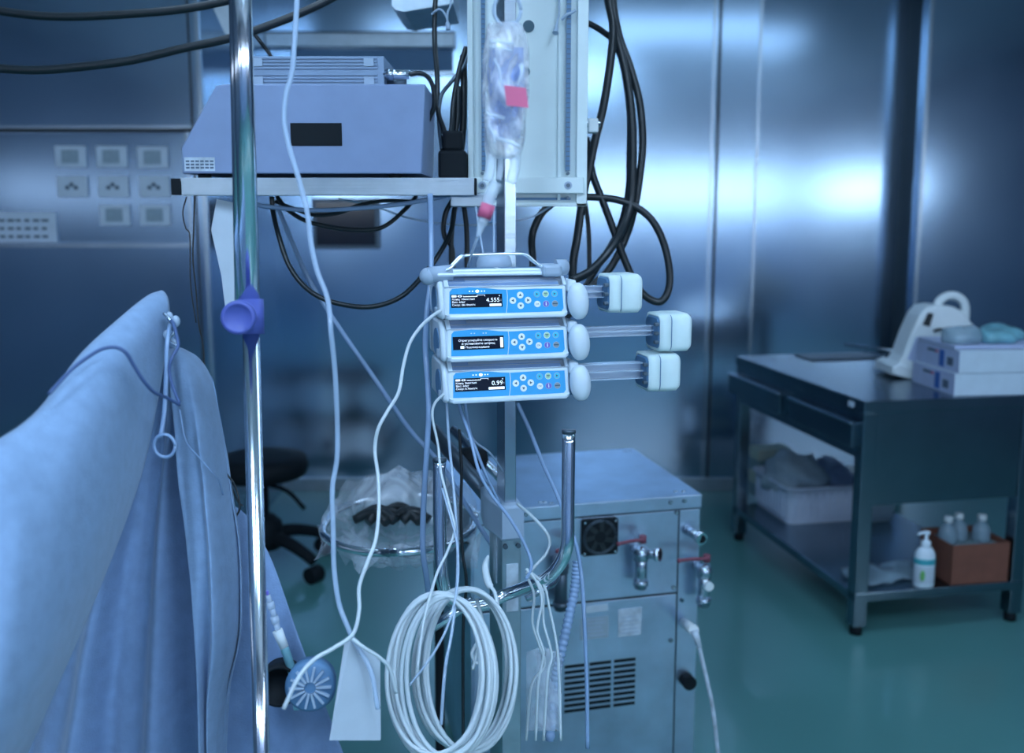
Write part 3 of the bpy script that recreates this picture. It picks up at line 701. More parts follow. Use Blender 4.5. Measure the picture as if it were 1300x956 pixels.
# dark monitor arm at top
b = MB(); q = P(497,-10,2.3); q2 = P(575,12,2.3); b.prism([(q.x,q2.z+.01),(q.x+.01,q2.z),(q.x+.03,q2.z-.004),(q2.x,q2.z+.015),(q2.x,q.z+.3),(q.x,q.z+.3)], q.y, q.y+.25, M_alu, 'xz')
tag(build('ceiling_arm_and_reflection', b, None), 'grey arm underside at top edge left of the white panel', 'arm')
b = MB(); p0=P(256,-60,3.0); p1=P(300,44,3.0); b.prism([(P(240,-60,3).x,P(0,-60,3).z),(P(275,-60,3).x,P(0,-60,3).z),(P(300,44,3).x,P(0,30,3).z),(P(300,44,3).x,P(0,46,3).z),(P(284,44,3).x,P(0,42,3).z)],P(0,0,3).y,P(0,0,3).y+.12,M_alu,'xz')  # solid piece added in place of a dark diagonal reflection
tag(build('ceiling_arm_and_reflection', b, None), 'grey sloping piece imitating a dark reflection behind the chrome pole top', 'arm')

# ================================================================== IV POLE
d=1.22
pt = P(308,-60,d); pb = P(331,900,d)
dirv = (pb-pt).normalized(); base = pt + dirv*((0.03-pt.z)/dirv.z)
t = thing('iv_pole', 'chrome pole with violet-blue knob standing beside the blue drapes', 'pole', (base.x, base.y, 0))
kn = P(318,404,d)
build('upper_tube', MB().cyl(pt+Vector((0,0,.3)), P(318,395,d), .0125, M_chrome, 28), None, t)
build('inner_tube', MB().cyl(P(308,-60,d+.028)+Vector((-.002,0,.3)), P(314,410,d+.028), .008, M_chrome, 20).b and MB().cyl(P(306.5,-60,d+.01)-Vector((.0,0,-.3)), P(310,400,d+.012), .0115, M_chrome, 20), None, t)
build('lower_tube', MB().cyl(P(318,395,d), Vector((base.x,base.y,.03)), .0108, M_chrome, 28), None, t)
b = MB(); b.cyl(P(318,380,d), P(319,424,d), .0165, M_knob, 28)
build('clamp_sleeve', b, None, t)
kc = P(303,403,d-.028); n_ = (CAM-kc); n_.z = 0; n_.normalize(); n_ = (n_ + Vector((-.15,0,.05))).normalized()
q_ = n_.to_track_quat('Z','Y').to_matrix().to_4x4()
b = MB(); b.lathe([(.001,-.03),(.010,-.028),(.012,-.012),(.019,-.008),(.0215,-.003),(.0215,.005),(.019,.008),(.0165,.0075),(.015,.005),(.001,.0045)], M_knob, Matrix.Translation(kc) @ q_, 32)
build('clamp_knob', b, None, t)
b = MB()
for k in range(5): b.tube([Vector((base.x,base.y,.06)), Vector((base.x+.28*math.cos(k*2*PI/5), base.y+.28*math.sin(k*2*PI/5), .04))], .014, M_steel, 10, 0)
build('base', b, None, t)

# ================================================================== IV BAG
dv=1.12
t = thing('iv_bag', 'clear crumpled infusion bag with pink-red label hanging before the white panel', 'IV bag', tuple(P(640,190,dv)))
def bag(outline, bulge, m, dd, nn=24, seed=0, wr=.004):
    """outline: list of (y, xl, xr)"""
    rows=[]; ol=[Vector((o[0],o[1],o[2])) for o in outline]; ol=spline(ol,4)
    N=len(ol); back=[]
    for i,o in enumerate(ol):
        v=i/(N-1); env=math.sin(PI*min(1,max(0,v)))**.5
        ring=[]
        for j in range(nn):
            a=2*PI*j/nn; c,s_=math.cos(a),math.sin(a)
            x=(o.y+o.z)/2+(o.z-o.y)/2*c; p=P(x,o.x,dd)
            w=wr*(noise.noise(Vector((p.x*40,p.z*25,seed+s_)))) 
            ring.append(p+Vector((w*.5,s_*bulge*env+w*env*2,0)))
        ring.append(ring[0]); rows.append(ring)
    return MB().grid(rows,m)
build('bag_film', bag([(28,626,652),(34,617,665),(70,612,671),(110,612,672),(150,613,669),(180,614,667),(196,618,662),(202,622,655)],.020,M_ivfilm,dv,wr=.008), None, t)
build('inner_fluid', bag([(60,622,664),(90,620,666),(120,620,666),(150,620,664),(176,622,660)],.011,M_ivin,dv,seed=5,wr=.006), None, t)
lb=[P(640,108,dv-.034),P(668,112,dv-.034),P(671,137,dv-.034),P(643,134,dv-.034)]
lbc=[v+Vector((0,-.001,0)) for v in lb]
b=MB(); V=[b.b.verts.new(v) for v in lb+lbc]; b._set([b.b.faces.new(V[4:]),b.b.faces.new(V[:4][::-1])]+[b.b.faces.new([V[i],V[(i+1)%4],V[4+(i+1)%4],V[4+i]]) for i in range(4)],M_red)
o=build('label', b, None, t); o['label']='pink-red square label'
for (x0,y0,x1,y1) in ((628,75,636,104),(663,80,657,108),(660,82,662,102),(618,145,640,150),(620,158,628,182),(622,60,650,64),(622,52,652,55),(630,175,660,186)):
    build('film_fold', MB().tube(px([(x0,y0,dv-.021),((x0+x1)/2+2,(y0+y1)/2,dv-.024),(x1,y1,dv-.021)]),.0022,M_clear,8,4), None, t)
build('hanger_ring', MB().tube([P(644,13,dv)+Vector((.016*math.cos(a),0,.018*math.sin(a))) for a in [2*PI*k/24 for k in range(25)]],.0022,M_pumpg,8,0), None, t)
b=MB(); b.tube(px([(625,196,dv),(622,215,dv),(619,230,dv)]),.006,M_clear,12,4); b.tube(px([(655,190,dv),(653,215,dv),(648,232,dv)]),.0062,M_clear,12,4); b.tube(px([(636,198,dv),(635,215,dv),(633,228,dv)]),.004,M_clear,10,4)
build('ports', b, None, t)
build('hang_hook', MB().tube(px([(644,-8,dv),(644,-60,dv),(644,-160,dv+.1)]),.002,M_chrome,8,4), None, t)
t = thing('drip_chamber', 'clear drip chamber with red collar below the infusion bag', 'drip chamber', tuple(P(612,300,dv)))
build('chamber', MB().tube(px([(630,232,dv),(622,250,dv),(617,268,dv),(612,284,dv)]),lambda u:.0078*(1-.15*u),M_clear,18,4), None, t)
o=build('collar', MB().tube(px([(620,260,dv),(614,277,dv)]),.0086,M_red,18,0), None, t); o['label']='red collar'
build('tip', MB().tube(px([(613,281,dv),(610,290,dv),(607,300,dv)]),lambda u:.0065-.004*u,M_clear,14,4), None, t)
G='clear infusion lines'
cable('infusion_line','clear line running down left from the drip chamber to the pumps',px([(607,298,dv),(601,315,1.35),(594,338,1.60),(590,352,1.68),(588,380,1.70)]),.0022,M_tube,G,'tube')
cable('infusion_line','second clear line crossing right below the drip chamber',px([(604,262,1.62),(608,290,1.62),(613,320,1.62),(615,345,1.63)]),.002,M_tube,G,'tube')
cable('infusion_line','straight clear line just right of the drip chamber',px([(627,260,1.6),(627,300,1.6),(627,335,1.6)]),.002,M_tube,G,'tube')

# ================================================================== TUBES LEFT OF PUMPS
cable('infusion_line','long clear tube winding from top edge down to the white card',px([(378,-50,1.2),(377,0,1.2),(374,50,1.2),(371,90,1.2),(363,120,1.2),(361,155,1.2),(368,190,1.2),(380,230,1.2),(390,270,1.2),(395,310,1.2),(403,345,1.2),(416,380,1.2),(420,420,1.2),(425,470,1.22),(428,530,1.24),(428,580,1.25),(422,620,1.25),(423,670,1.25),(424,720,1.25),(430,765,1.25),(441,795,1.25),(450,815,1.25),(470,850,1.25),(480,900,1.25)]),.0034,M_tube,G,'tube',sides=12)
cable('white_cable','thin white cable leaving the top pump and winding down',px([(560,394,1.47),(548,402,1.46),(534,415,1.44),(520,436,1.42),(512,465,1.40),(506,498,1.38),(492,522,1.36),(480,545,1.35),(476,572,1.35),(480,605,1.33),(481,645,1.31),(477,685,1.29),(466,715,1.27),(456,745,1.26),(456,775,1.25),(448,805,1.24),(425,822,1.22),(398,838,1.2),(378,862,1.18),(360,900,1.17)]),.0027,M_cable)
cable('white_cable','white cable branching right from the card below the trash ring',px([(444,809,1.24),(462,822,1.24),(482,835,1.25),(495,850,1.26),(503,880,1.27)]),.0026,M_cable)
cable('blue_tube','straight blue tube slanting down right behind everything',px([(352,262,1.95),(372,310,1.95),(395,360,1.95),(430,415,1.95),(475,480,1.93),(520,545,1.92),(560,590,1.9),(600,655,1.88),(640,715,1.86)]),.0048,M_tube2,cat='tube')
cable('thin_wire','thin dark wire falling left of the hanging paper',px([(247,248,1.7),(246,290,1.7),(245,330,1.7),(249,370,1.7),(252,410,1.7),(258,440,1.7),(259,470,1.7)]),.0014,M_black)
cable('thin_wire','thin dark wire near the shelf left end cap',px([(237,250,1.7),(232,270,1.7),(236,290,1.7),(241,300,1.7),(242,360,1.7),(249,410,1.7)]),.0012,M_black)
# below the pumps
C='lines falling from the pumps'
cable('infusion_line','clear blue line falling from pumps over the post collar',px([(582,512,1.56),(588,530,1.54),(597,555,1.52),(608,598,1.5),(624,628,1.5),(645,655,1.5),(662,683,1.5),(673,708,1.5),(674,722,1.5),(668,735,1.5)]),.0028,M_tube2,C,'tube')
cable('infusion_line','blue line falling behind the post left face',px([(590,512,1.60),(597,550,1.59),(606,575,1.58),(618,605,1.58),(635,640,1.6)]),.0028,M_tube2,C,'tube')
cable('infusion_line','clear line slanting right behind the post towards the steel unit',px([(588,515,1.63),(600,556,1.63),(622,575,1.63),(640,600,1.7)]),.002,M_tube,C,'tube')
cable('infusion_line','lilac line slanting from pumps down across the steel unit top',px([(657,512,1.62),(672,545,1.62),(690,590,1.62),(706,625,1.62),(718,655,1.62),(731,690,1.62),(738,730,1.62),(742,790,1.6),(745,866,1.6),(746,950,1.6)]),.0036,M_tube2,C,'tube')
cable('infusion_line','clear line hanging close behind the left handle arm',px([(567,512,1.53),(570,560,1.52),(575,610,1.5),(579,660,1.47),(581,700,1.44),(580,745,1.40),(574,800,1.36),(565,850,1.33),(560,920,1.32)]),.0024,M_tube,C,'tube')
cable('infusion_line','white line looping from bottom pump left side down to the coil',px([(564,500,1.5),(552,512,1.5),(549,530,1.5),(556,565,1.5),(560,600,1.48),(570,640,1.46),(577,672,1.44),(568,700,1.42),(556,725,1.40),(545,760,1.36),(536,800,1.34),(530,850,1.32)]),.0022,M_cable,C,'tube')
cable('infusion_line','grey wire crossing the left handle arm into the coil',px([(561,620,1.47),(570,650,1.45),(580,690,1.42),(581,740,1.38),(570,790,1.32),(550,830,1.3),(520,870,1.3)]),.0018,M_tube,C,'tube')
cable('black_cable','black cable dropping between the left handle arm and post',px([(583,545,1.75),(586,600,1.75),(585,650,1.75),(587,700,1.75),(592,740,1.75),(588,800,1.75),(588,950,1.75)]),.003,M_black,C)
cable('infusion_line','loop of white tube curving right beside the collar',px([(657,640,1.6),(675,655,1.56),(693,675,1.54),(698,690,1.54),(692,705,1.54),(680,718,1.54),(672,728,1.54)]),.0026,M_cable,C,'tube')
# bundle right of post
for i,(pts_,lab) in enumerate([([(668,722),(682,740),(688,765),(682,800),(690,830),(683,870),(680,940)],'leftmost wavy white line right of the post'),([(668,726),(688,748),(690,790),(700,830),(695,860),(690,940)],'middle wavy white line right of the post'),([(670,724),(690,742),(698,775),(707,820),(710,866),(712,940)],'rightmost white line right of the post'),([(668,730),(678,755),(676,790),(685,820),(692,845),(675,870),(668,940)],'white line hugging the post right side')]):
    cable('white_line',lab,[P(x,y,1.5+.01*i) for x,y in pts_],.0022,M_cable,'white lines hanging right of the post','line')
cable('ribbed_hose','pale blue ribbed hose hanging before the steel unit',px([(733,712,1.75),(730,745,1.74),(722,785,1.72),(712,830,1.70),(704,870,1.70),(698,940,1.7)]),lambda u:.0085+.0012*math.sin(u*200),M_tube2,cat='hose',sides=14,n=30)
cable('small_hose','chrome elbow hose left of the ribbed hose',px([(668,760,1.72),(690,748,1.72),(703,740,1.76),(708,730,1.80)]),.006,M_steel,cat='hose',sides=12)
# plastic bag bottom
rows=[]
for i in range(10):
    rows.append([P(668+45*j/9+4*noise.noise(Vector((i,j,1))), 820+12*i+ (18*abs(j/9-.45) if i==0 else 0),1.56+.02*noise.noise(Vector((i*.7,j*.7,3)))) for j in range(10)])
o=build('plastic_bag', MB().grid(rows,M_film), None); md=o.modifiers.new('s','SOLIDIFY'); md.thickness=.001
tag(o,'crumpled clear plastic bag hanging low right of the post','bag')

# ================================================================== CABLE COILS
def coil(label, turns, cx, cy, rx, ry, dd, jit, r, seed, ph=0):
    rnd=random.Random(seed); pts=[]
    par=[(cx+rnd.uniform(-jit,jit)*1.2, cy+rnd.uniform(-jit,jit)*.3, rx+rnd.uniform(-jit,jit)*.8, ry+rnd.uniform(-jit*.7,jit*.25), rnd.uniform(-.014,.014)) for _ in range(turns+1)]
    K=20
    for i in range(turns*K):
        u=i/K; k=int(u); f=u-k; f=f*f*(3-2*f); a=ph+2*PI*(u-k)
        q=[par[k][z]*(1-f)+par[k+1][z]*f for z in range(5)]
        pts.append(P(q[0]+q[2]*math.sin(a), q[1]-q[3]*math.cos(a), dd+q[4]+.02*math.cos(a)))
    return cable('cable_coil', label, pts, r, M_cable, 'coiled white cables on the handle', 'cable coil', sides=8, n=2)
coil('left coil of white cable hanging on the handle arm',8,560,858,58,106,1.36,9,.0034,3,PI)
coil('right coil of white cable hanging against the post',6,597,850,60,104,1.42,10,.0035,9,PI)
cable('white_cable','loose white cable end sticking up left of the post',px([(620,705,1.48),(616,720,1.48),(620,740,1.46),(628,752,1.45),(632,770,1.44)]),lambda u:.001+.005*math.sin(PI*min(1,u*1.1))**.6 if u<.6 else .003,M_cable)
cable('white_cable','small tangled white loop hanging inside the coil',px([(605,760,1.45),(612,790,1.45),(606,815,1.45),(599,830,1.45),(606,842,1.45),(617,835,1.45),(618,820,1.45),(608,822,1.45),(600,850,1.45)]),.0028,M_cable)

# white card at the bottom
b=MB(); q=[P(438,812,1.25),P(446,808,1.25),P(482,842,1.28),P(483,940,1.28),P(418,940,1.24)]
V=[b.b.verts.new(v) for v in q]; V2=[b.b.verts.new(v+Vector((0,.006,0))) for v in q]; n=5
b._set([b.b.faces.new(V),b.b.faces.new(V2[::-1])]+[b.b.faces.new([V[i],V2[i],V2[(i+1)%n],V[(i+1)%n]]) for i in range(n)],M_paper)
tag(build('hanging_card', b, None),'white card tag hanging on the tubes at the bottom','card')
# hanging paper beside pole
q=[(275,253),(300,258),(305,330),(303,382),(286,392),(281,350),(268,292)]
b=MB(); q=[P(x,y,1.71+.0003*(x-268)) for x,y in q]; V=[b.b.verts.new(v) for v in q]; V2=[b.b.verts.new(v+Vector((0,.0015,0))) for v in q]; n=7
b._set([b.b.faces.new(V),b.b.faces.new(V2[::-1])]+[b.b.faces.new([V[i],V2[i],V2[(i+1)%n],V[(i+1)%n]]) for i in range(n)],M_paper)
tag(build('paper_sheet', b, None),'white paper sheet hanging behind the chrome pole','paper')

# ================================================================== DRAPES
def resample(rows, nu, nv):
    R=[]
    for r in rows:
        s_=spline(r,12); L=[0]
        for i in range(1,len(s_)): L.append(L[-1]+(s_[i]-s_[i-1]).length)
        out=[]; k=0
        for j in range(nu):
            t_=L[-1]*j/(nu-1)
            while k<len(L)-2 and L[k+1]<t_: k+=1
            f=(t_-L[k])/max(1e-9,L[k+1]-L[k]); out.append(s_[k].lerp(s_[k+1],min(1,f)))
        R.append(out)
    cols=[]
    for j in range(nu):
        cols.append(spline([R[i][j] for i in range(len(R))], nv))
    return [[cols[j][i] for j in range(nu)] for i in range(len(cols[0]))]
def cloth(name,label,rows,m,wr=.004,fs=9,nu=60,nv=10,folds=None,seed=0,th=.0012):
    g=resample([[P(*p) for p in r] for r in rows],nu,nv); N=len(g)
    for i in range(N):
        for j in range(nu):
            p=g[i][j]; u=j/(nu-1); v=i/(N-1)
            w=wr*noise.noise(Vector((p.x*fs,p.z*fs*.45,seed)))*2 + wr*.35*noise.noise(Vector((p.x*fs*4,p.z*fs*2,seed+7)))
            if folds: w+=folds(u,v)
            g[i][j]=p+Vector((0,w,0))
    o=build(name,MB().grid(g,m),None); md=o.modifiers.new('thickness','SOLIDIFY'); md.thickness=th; md.offset=1
    return tag(o,label,'drape','surgical drapes on the left')
# foreground sheet; row 0 is the flap that goes over the far side of the ridge
A=[[(-90,650,1.02),(-10,600,1.05),(45,555,1.12),(100,490,1.20),(150,440,1.27),(184,405,1.33),(200,392,1.37)],
   [(-90,606,.96),(-10,562,.99),(45,522,1.05),(100,450,1.13),(150,404,1.20),(185,376,1.27),(203,369,1.31)],
   [(-90,640,.92),(-10,598,.94),(48,556,1.00),(103,496,1.07),(150,450,1.14),(190,408,1.22),(214,384,1.28)],
   [(-90,720,.90),(0,672,.92),(55,625,.97),(103,575,1.03),(148,525,1.11),(186,478,1.20),(211,440,1.26)],
   [(-90,830,.88),(-5,790,.89),(48,745,.94),(90,700,1.0),(130,655,1.07),(160,618,1.15),(182,590,1.22)],
   [(-90,930,.86),(-20,905,.87),(25,870,.91),(60,835,.96),(90,800,1.03),(115,765,1.1),(135,725,1.17)],
   [(-90,1010,.85),(-50,1000,.86),(-10,975,.89),(15,950,.93),(38,925,.98),(58,900,1.05),(75,866,1.12)],
   [(-90,1080,.85),(-70,1070,.86),(-45,1050,.88),(-20,1035,.91),(-5,1020,.95),(10,1000,1.02),(25,980,1.09)]]
cloth('surgical_drape','large pale blue drape in the left foreground rising to a peak',A,M_drape,.006,5,56,8,seed=2)
Bf=lambda u,v:.034*v**.6*math.sin(u*13+1.2*v)+.014*v*math.sin(u*29+2)
Bs=[[(196,415,1.37),(205,410,1.37),(212,412,1.37),(222,425,1.37)],
    [(170,500,1.38),(190,490,1.37),(212,500,1.36),(232,520,1.36)],
    [(120,640,1.38),(165,630,1.37),(205,640,1.35),(245,650,1.36)],
    [(70,780,1.38),(130,780,1.37),(195,785,1.34),(262,790,1.36)],
    [(30,920,1.38),(110,920,1.37),(190,925,1.33),(275,930,1.36)],
    [(0,1040,1.38),(100,1040,1.37),(190,1045,1.33),(285,1050,1.36)]]
cloth('surgical_drape','folded mid blue drape hanging behind the large pale one',Bs,M_drape2,.008,8,80,10,folds=Bf,seed=4)
Cf=lambda u,v:.016*math.sin(u*9+.6)*min(1,v*3)+.009*v*math.sin(u*21+v*4)
Cs=[[(212,445,1.36),(222,440,1.37),(234,443,1.38),(248,452,1.39)],
    [(212,470,1.31),(228,450,1.33),(250,458,1.36),(268,480,1.38)],
    [(216,540,1.29),(235,520,1.29),(260,520,1.32),(277,530,1.37)],
    [(220,610,1.28),(242,600,1.28),(270,600,1.31),(291,610,1.36)],
    [(233,700,1.27),(255,700,1.27),(282,700,1.30),(306,700,1.35)],
    [(243,790,1.26),(262,800,1.27),(285,808,1.29),(306,800,1.34)],
    [(250,880,1.26),(262,880,1.28),(278,885,1.30),(290,880,1.34)],
    [(255,980,1.26),(265,980,1.28),(276,980,1.30),(285,980,1.34)]]
cloth('surgical_drape','rounded light blue drape bundle hanging left of the chrome pole',Cs,M_drape,.006,10,50,8,folds=Cf,seed=8)
Ds=[[(290,640,1.44),(300,645,1.43),(312,655,1.42),(322,668,1.42)],
    [(270,700,1.42),(300,700,1.40),(325,700,1.39),(344,712,1.39)],
    [(240,790,1.41),(285,785,1.39),(335,785,1.37),(374,795,1.36)],
    [(230,870,1.40),(290,866,1.38),(350,866,1.36),(404,870,1.35)],
    [(220,980,1.40),(290,980,1.38),(370,980,1.35),(450,985,1.33)]]
cloth('surgical_drape','smooth blue drape sloping down right behind the chrome pole',Ds,M_drape2,.006,7,50,10,seed=11)
# clamp with ring handles and cords on the drape
t=thing('surgical_clamp','steel clamp with a ring handle pinned on the drape peak','clamp',tuple(P(208,577,1.2)))
build('shank',MB().tube(px([(216,412,1.24),(212,440,1.225),(211,480,1.22),(209,520,1.215),(205,548,1.21),(204,556,1.21)]),.0028,M_tube2,10,6),None,t)
build('ring_handle',MB().tube([P(209,566,1.205)+Vector((.0135*math.cos(a),0,.0148*math.sin(a))) for a in [2*PI*k/28 for k in range(29)]],.0021,M_tube2,10,0),None,t)
b=MB()
for (x,y,r) in ((223,408,.006),(215,402,.005),(212,425,.005),(220,436,.005)): b.ball(P(x,y,1.245),r,M_pumpg,(1,.8,1.3),12)
b.tube(px([(208,398,1.24),(216,406,1.235),(222,420,1.235),(214,432,1.235),(226,440,1.23)]),.002,M_steel,8,5)
build('jaw',b,None,t)
cable('instrument_cord','dark blue cord lying over the large drape and hooking up',px([(62,500,1.03),(90,470,1.06),(112,453,1.08),(130,443,1.10),(147,441,1.105),(160,448,1.11),(170,464,1.12),(182,483,1.13),(196,498,1.15),(212,505,1.18),(228,514,1.20)]),.0022,mat('cord_blue',(.06,.11,.25),.5),cat='cord')
cable('instrument_cord','dark cord looping from drape peak down to a point',px([(214,405,1.24),(220,410,1.23),(224,425,1.22),(226,440,1.21),(218,455,1.2),(215,470,1.2),(219,490,1.2),(228,512,1.2)]),.0022,mat('cord_blue',(.06,.11,.25),.5),cat='cord')
cable('thin_wire','fine blue wire curving over the rounded drape bundle',px([(228,520,1.26),(236,560,1.26),(252,580,1.27),(268,598,1.28),(278,610,1.30),(283,628,1.32)]),.0011,M_tube2)
cable('thin_wire','dark wire leaving the drape bundle right of its fold',px([(281,578,1.36),(287,600,1.36),(296,612,1.36),(302,628,1.36),(304,646,1.36),(300,655,1.36)]),.0015,M_black)
cable('thin_wire','second dark wire crossing to the pole side of the bundle',px([(283,580,1.37),(290,605,1.37),(301,635,1.37),(309,643,1.37)]),.0013,M_black)

# drip line with connectors
t=thing('line_connector','clear drip connector with white adapter lying on the blue drape','connector',tuple(P(356,830,1.3)))
b=MB()
for i,(r0) in enumerate((.0035,.0055,.004,.0058,.0042)):
    u0,u1=i/5,(i+1)/5; a_=P(340,755,1.31).lerp(P(353,800,1.31),u0); b_=P(340,755,1.31).lerp(P(353,800,1.31),u1); b.cyl(a_,b_,r0,M_clear,14)
build('chambers',b,None,t)
build('adapter',MB().cyl(P(352,800,1.31),P(361,822,1.31),.0072,M_white,18,.0062),None,t)
build('spike',MB().cyl(P(339,750,1.31),P(340,757,1.31),.002,M_purple,10),None,t)
cable('teal_tube','soft teal tube leading down from the white adapter',px([(361,822,1.31),(367,840,1.31),(373,862,1.31),(378,900,1.31)]),.006,M_tealpk,cat='tube',sides=14)
t=thing('port_block','dark round breathing port at the bottom beside the pole','port',tuple(P(352,900,1.30)))
pc_=P(354,872,1.30); nq=Vector((.1,-1,.15)).normalized().to_track_quat('Z','Y').to_matrix().to_4x4()
build('port_rim',MB().lathe([(.028,-.04),(.028,.0),(.024,.0),(.022,-.02),(.001,-.02)],M_blackm,Matrix.Translation(pc_)@nq,28),None,t)
t=thing('vent_cap','dark blue finned round cap at the bottom right of the drape','cap',tuple(P(393,900,1.27)))
pc_=P(394,872,1.27)
b=MB(); b.lathe([(.032,-.03),(.034,-.002),(.030,.002),(.001,.002)],M_recess,Matrix.Translation(pc_)@nq,32)
build('disc',b,None,t)
b=MB()
for k in range(14):
    T=Matrix.Translation(pc_)@nq@Matrix.Rotation(2*PI*k/14,4,'Z'); b.box((.008,-.0015,.002),(.028,.0015,.006),M_pumpg,0,T)
build('fins',b,None,t)

# ================================================================== BIN RING
zb=.86
cR=[PZ(x,y,zb) for x,y in ((412,668),(600,665))]
bx0,bx1=PZ(410,670,zb).x,PZ(602,668,zb).x; by0=PZ(510,702,zb).y; by1=PZ(510,630,zb).y
def rrect(x0,x1,y0,y1,r,z,n=8):
    out=[]
    for cx_,cy_,a0_ in ((x1-r,y1-r,0),(x0+r,y1-r,PI/2),(x0+r,y0+r,PI),(x1-r,y0+r,1.5*PI)):
        for k in range(n+1): out.append(Vector((cx_+r*math.cos(a0_+PI/2*k/n),cy_+r*math.sin(a0_+PI/2*k/n),z)))
    return out
t=thing('waste_stand','chrome hoop stand that holds the clear liner bag','stand',((bx0+bx1)/2,(by0+by1)/2,0))
rr_=rrect(bx0,bx1,by0,by1,.165,zb,10)
build('hoop',MB().tube(rr_+[rr_[0]],.0085,M_chrome,14,0),None,t)
build('stem',MB().tube([((bx1-.12),by1,zb),((bx1-.10),by1+.03,zb-.05),((bx1-.10),by1+.03,.05)],.012,M_blackm,14,5),None,t)
build('base',MB().box((bx0,by1-.05,0),(bx1-.06,by1+.08,.05),M_dsteel,.02),None,t)
# liner film
ctr=Vector(((bx0+bx1)/2,(by0+by1)/2,zb)); n=len(rr_); rows=[]
rnd=random.Random(5)
prof=[(1.05,-.05),(1.055,-.03),(1.045,-.004),(1.02,.014),(.985,.012),(.93,-.012),(.8,-.04),(.6,-.062),(.4,-.072),(.2,-.075),(.02,-.076)]
for k,(sc_,dz) in enumerate(prof):
    row=[]; sc0=sc_
    for j,p in enumerate(rr_+[rr_[0]]):
        jj=j%n; v=(p-ctr); sc_=min(sc0,.985) if (k<4 and v.y<-.08) else sc0; w=noise.noise(Vector((math.cos(2*PI*jj/n)*4,math.sin(2*PI*jj/n)*4,k*.3)))
        e=(1.6 if k<2 else .7 if k<5 else .6)
        back=max(0,v.y)/.2
        w2=noise.noise(Vector((jj*1.3,k*.5,7))); fl=max(0,noise.noise(Vector((jj*.45,3,2))))*2; dz2=dz*(fl if k<2 else 1)
        row.append(ctr+v*(sc_+.03*w*e+.012*w2)+Vector((0,0,dz2+.02*w*e+.018*w2+(.055*back if k in(3,4) else 0))))
    rows.append(row)
LB=MB(); LB.grid(rows,M_film)
for tri in (((404,672),(424,700),(398,712),(408,690)),((446,706),(482,708),(462,728),(450,722)),((596,690),(612,672),(606,722),(584,712))):
    a_=[PZ(x,y,zb+.004) for x,y in tri[:2]]; yy=(a_[0].y+a_[1].y)/2-.012
    LB.grid([[a_[0],a_[0].lerp(a_[1],.5),a_[1]],[PY(tri[3][0],tri[3][1],yy),PY((tri[3][0]+tri[2][0])/2,(tri[3][1]+tri[2][1])/2+4,yy-.006),PY(tri[2][0],tri[2][1],yy)]],M_film,False)
o=build('liner_bag',LB,None); tag(o,'crumpled clear plastic liner spread over the chrome hoop','bag')
b=MB()
for k in range(9):
    a=rnd.uniform(0,2*PI); q=PZ(500+rnd.uniform(-30,30),658+rnd.uniform(-4,4),zb-.028)
    b.tube([q+Vector((-.035+rnd.uniform(-.01,.01),rnd.uniform(-.02,.02),.0)),q+Vector((0,rnd.uniform(-.015,.015),.018)),q+Vector((.035,rnd.uniform(-.02,.02),.002))],.011,M_black,8,4)
tag(build('crumpled_gloves',b,None),'crumpled black waste lying in the clear liner','waste')

# ================================================================== STEEL UNIT
ft=PZ(890,627,.80); yawU=math.radians(13.6); UW,UD,UH=.62,.50,.80
exU=Vector((math.cos(yawU),math.sin(yawU),0)); o0=ft-exU*UW; o0.z=0
t=thing('steel_cooler_unit','large galvanised steel unit with fan, valves and vent grille','machine',tuple(o0),yawU); UR=t
nU=Vector((math.sin(yawU),-math.cos(yawU),0)); IU=ROOT[t.name].inverted()
def uf(x,y): v=IU@PPL(x,y,ft,nU); return v.x,v.z
lipz=UH-.037; xs=uf(862,700)[0]; xs=UW-.062; midz=uf(690,770)[1]; midz=.5*(uf(700,768)[1]+uf(855,753)[1])
build('casing',MB().box((.0,.004,.04),(UW-.002,UD,lipz),M_steel_box,.002),None,t,True)
build('lid',MB().box((-.003,-.004,lipz),(UW+.002,UD+.003,UH),M_steel_box,.003),None,t,True)
build('upper_panel',MB().box((.006,-.003,midz+.003),(xs-.002,.005,lipz-.003),M_steel_box,.0012),None,t,True)
lp=build('lower_panel',MB().box((.006,-.003,.05),(xs-.002,.005,midz-.003),M_steel_box,.0012),None,t,True)
build('side_strip',MB().box((xs+.002,-.002,.05),(UW-.002,.005,lipz-.003),M_steel_box,.0012),None,t,True)
m=MB(); m.box((xs-.0025,-.0005,.05),(xs+.0025,.0045,lipz),M_groove); m.box((.006,-.0005,midz-.0035),(xs,.0045,midz+.0035),M_groove); m.box((.0,-.0005,lipz-.004),(UW-.002,.0045,lipz+.001),M_groove)
build('panel_gaps',m,None,t,True)
# fan
f0=uf(737,704); f1=uf(783,656); fcx,fcz=(f0[0]+f1[0])/2,(f0[1]+f1[1])/2; fh=(f1[0]-f0[0])/2
m=MB(); m.prism([(fcx+fh*a,fcz+fh*b_) for a,b_ in ((-.9,-1),(.9,-1),(1,-.9),(1,.9),(.9,1),(-.9,1),(-1,.9),(-1,-.9))],-.012,-.002,M_blackm,'xz')
fan=build('fan',m,None,t,True)
m=MB()
for rr2 in (.93,.84): m.tube([(fcx+fh*rr2*math.cos(a),-.0125,fcz+fh*rr2*math.sin(a)) for a in [2*PI*k/32 for k in range(33)]],.0012,M_dsteel,6,0)
for k in range(7):
    a=2*PI*k/7; m.box((-.002,-.0135,.012),(.010,-.0115,fh*.8),M_black,0,Matrix.Translation((fcx,0,fcz))@Matrix.Rotation(a,4,'Y'))
m.cyl((fcx,-.014,fcz),(fcx,-.011,fcz),.015,M_blackm,20)
build('fan_blades',m,None,fan,True)
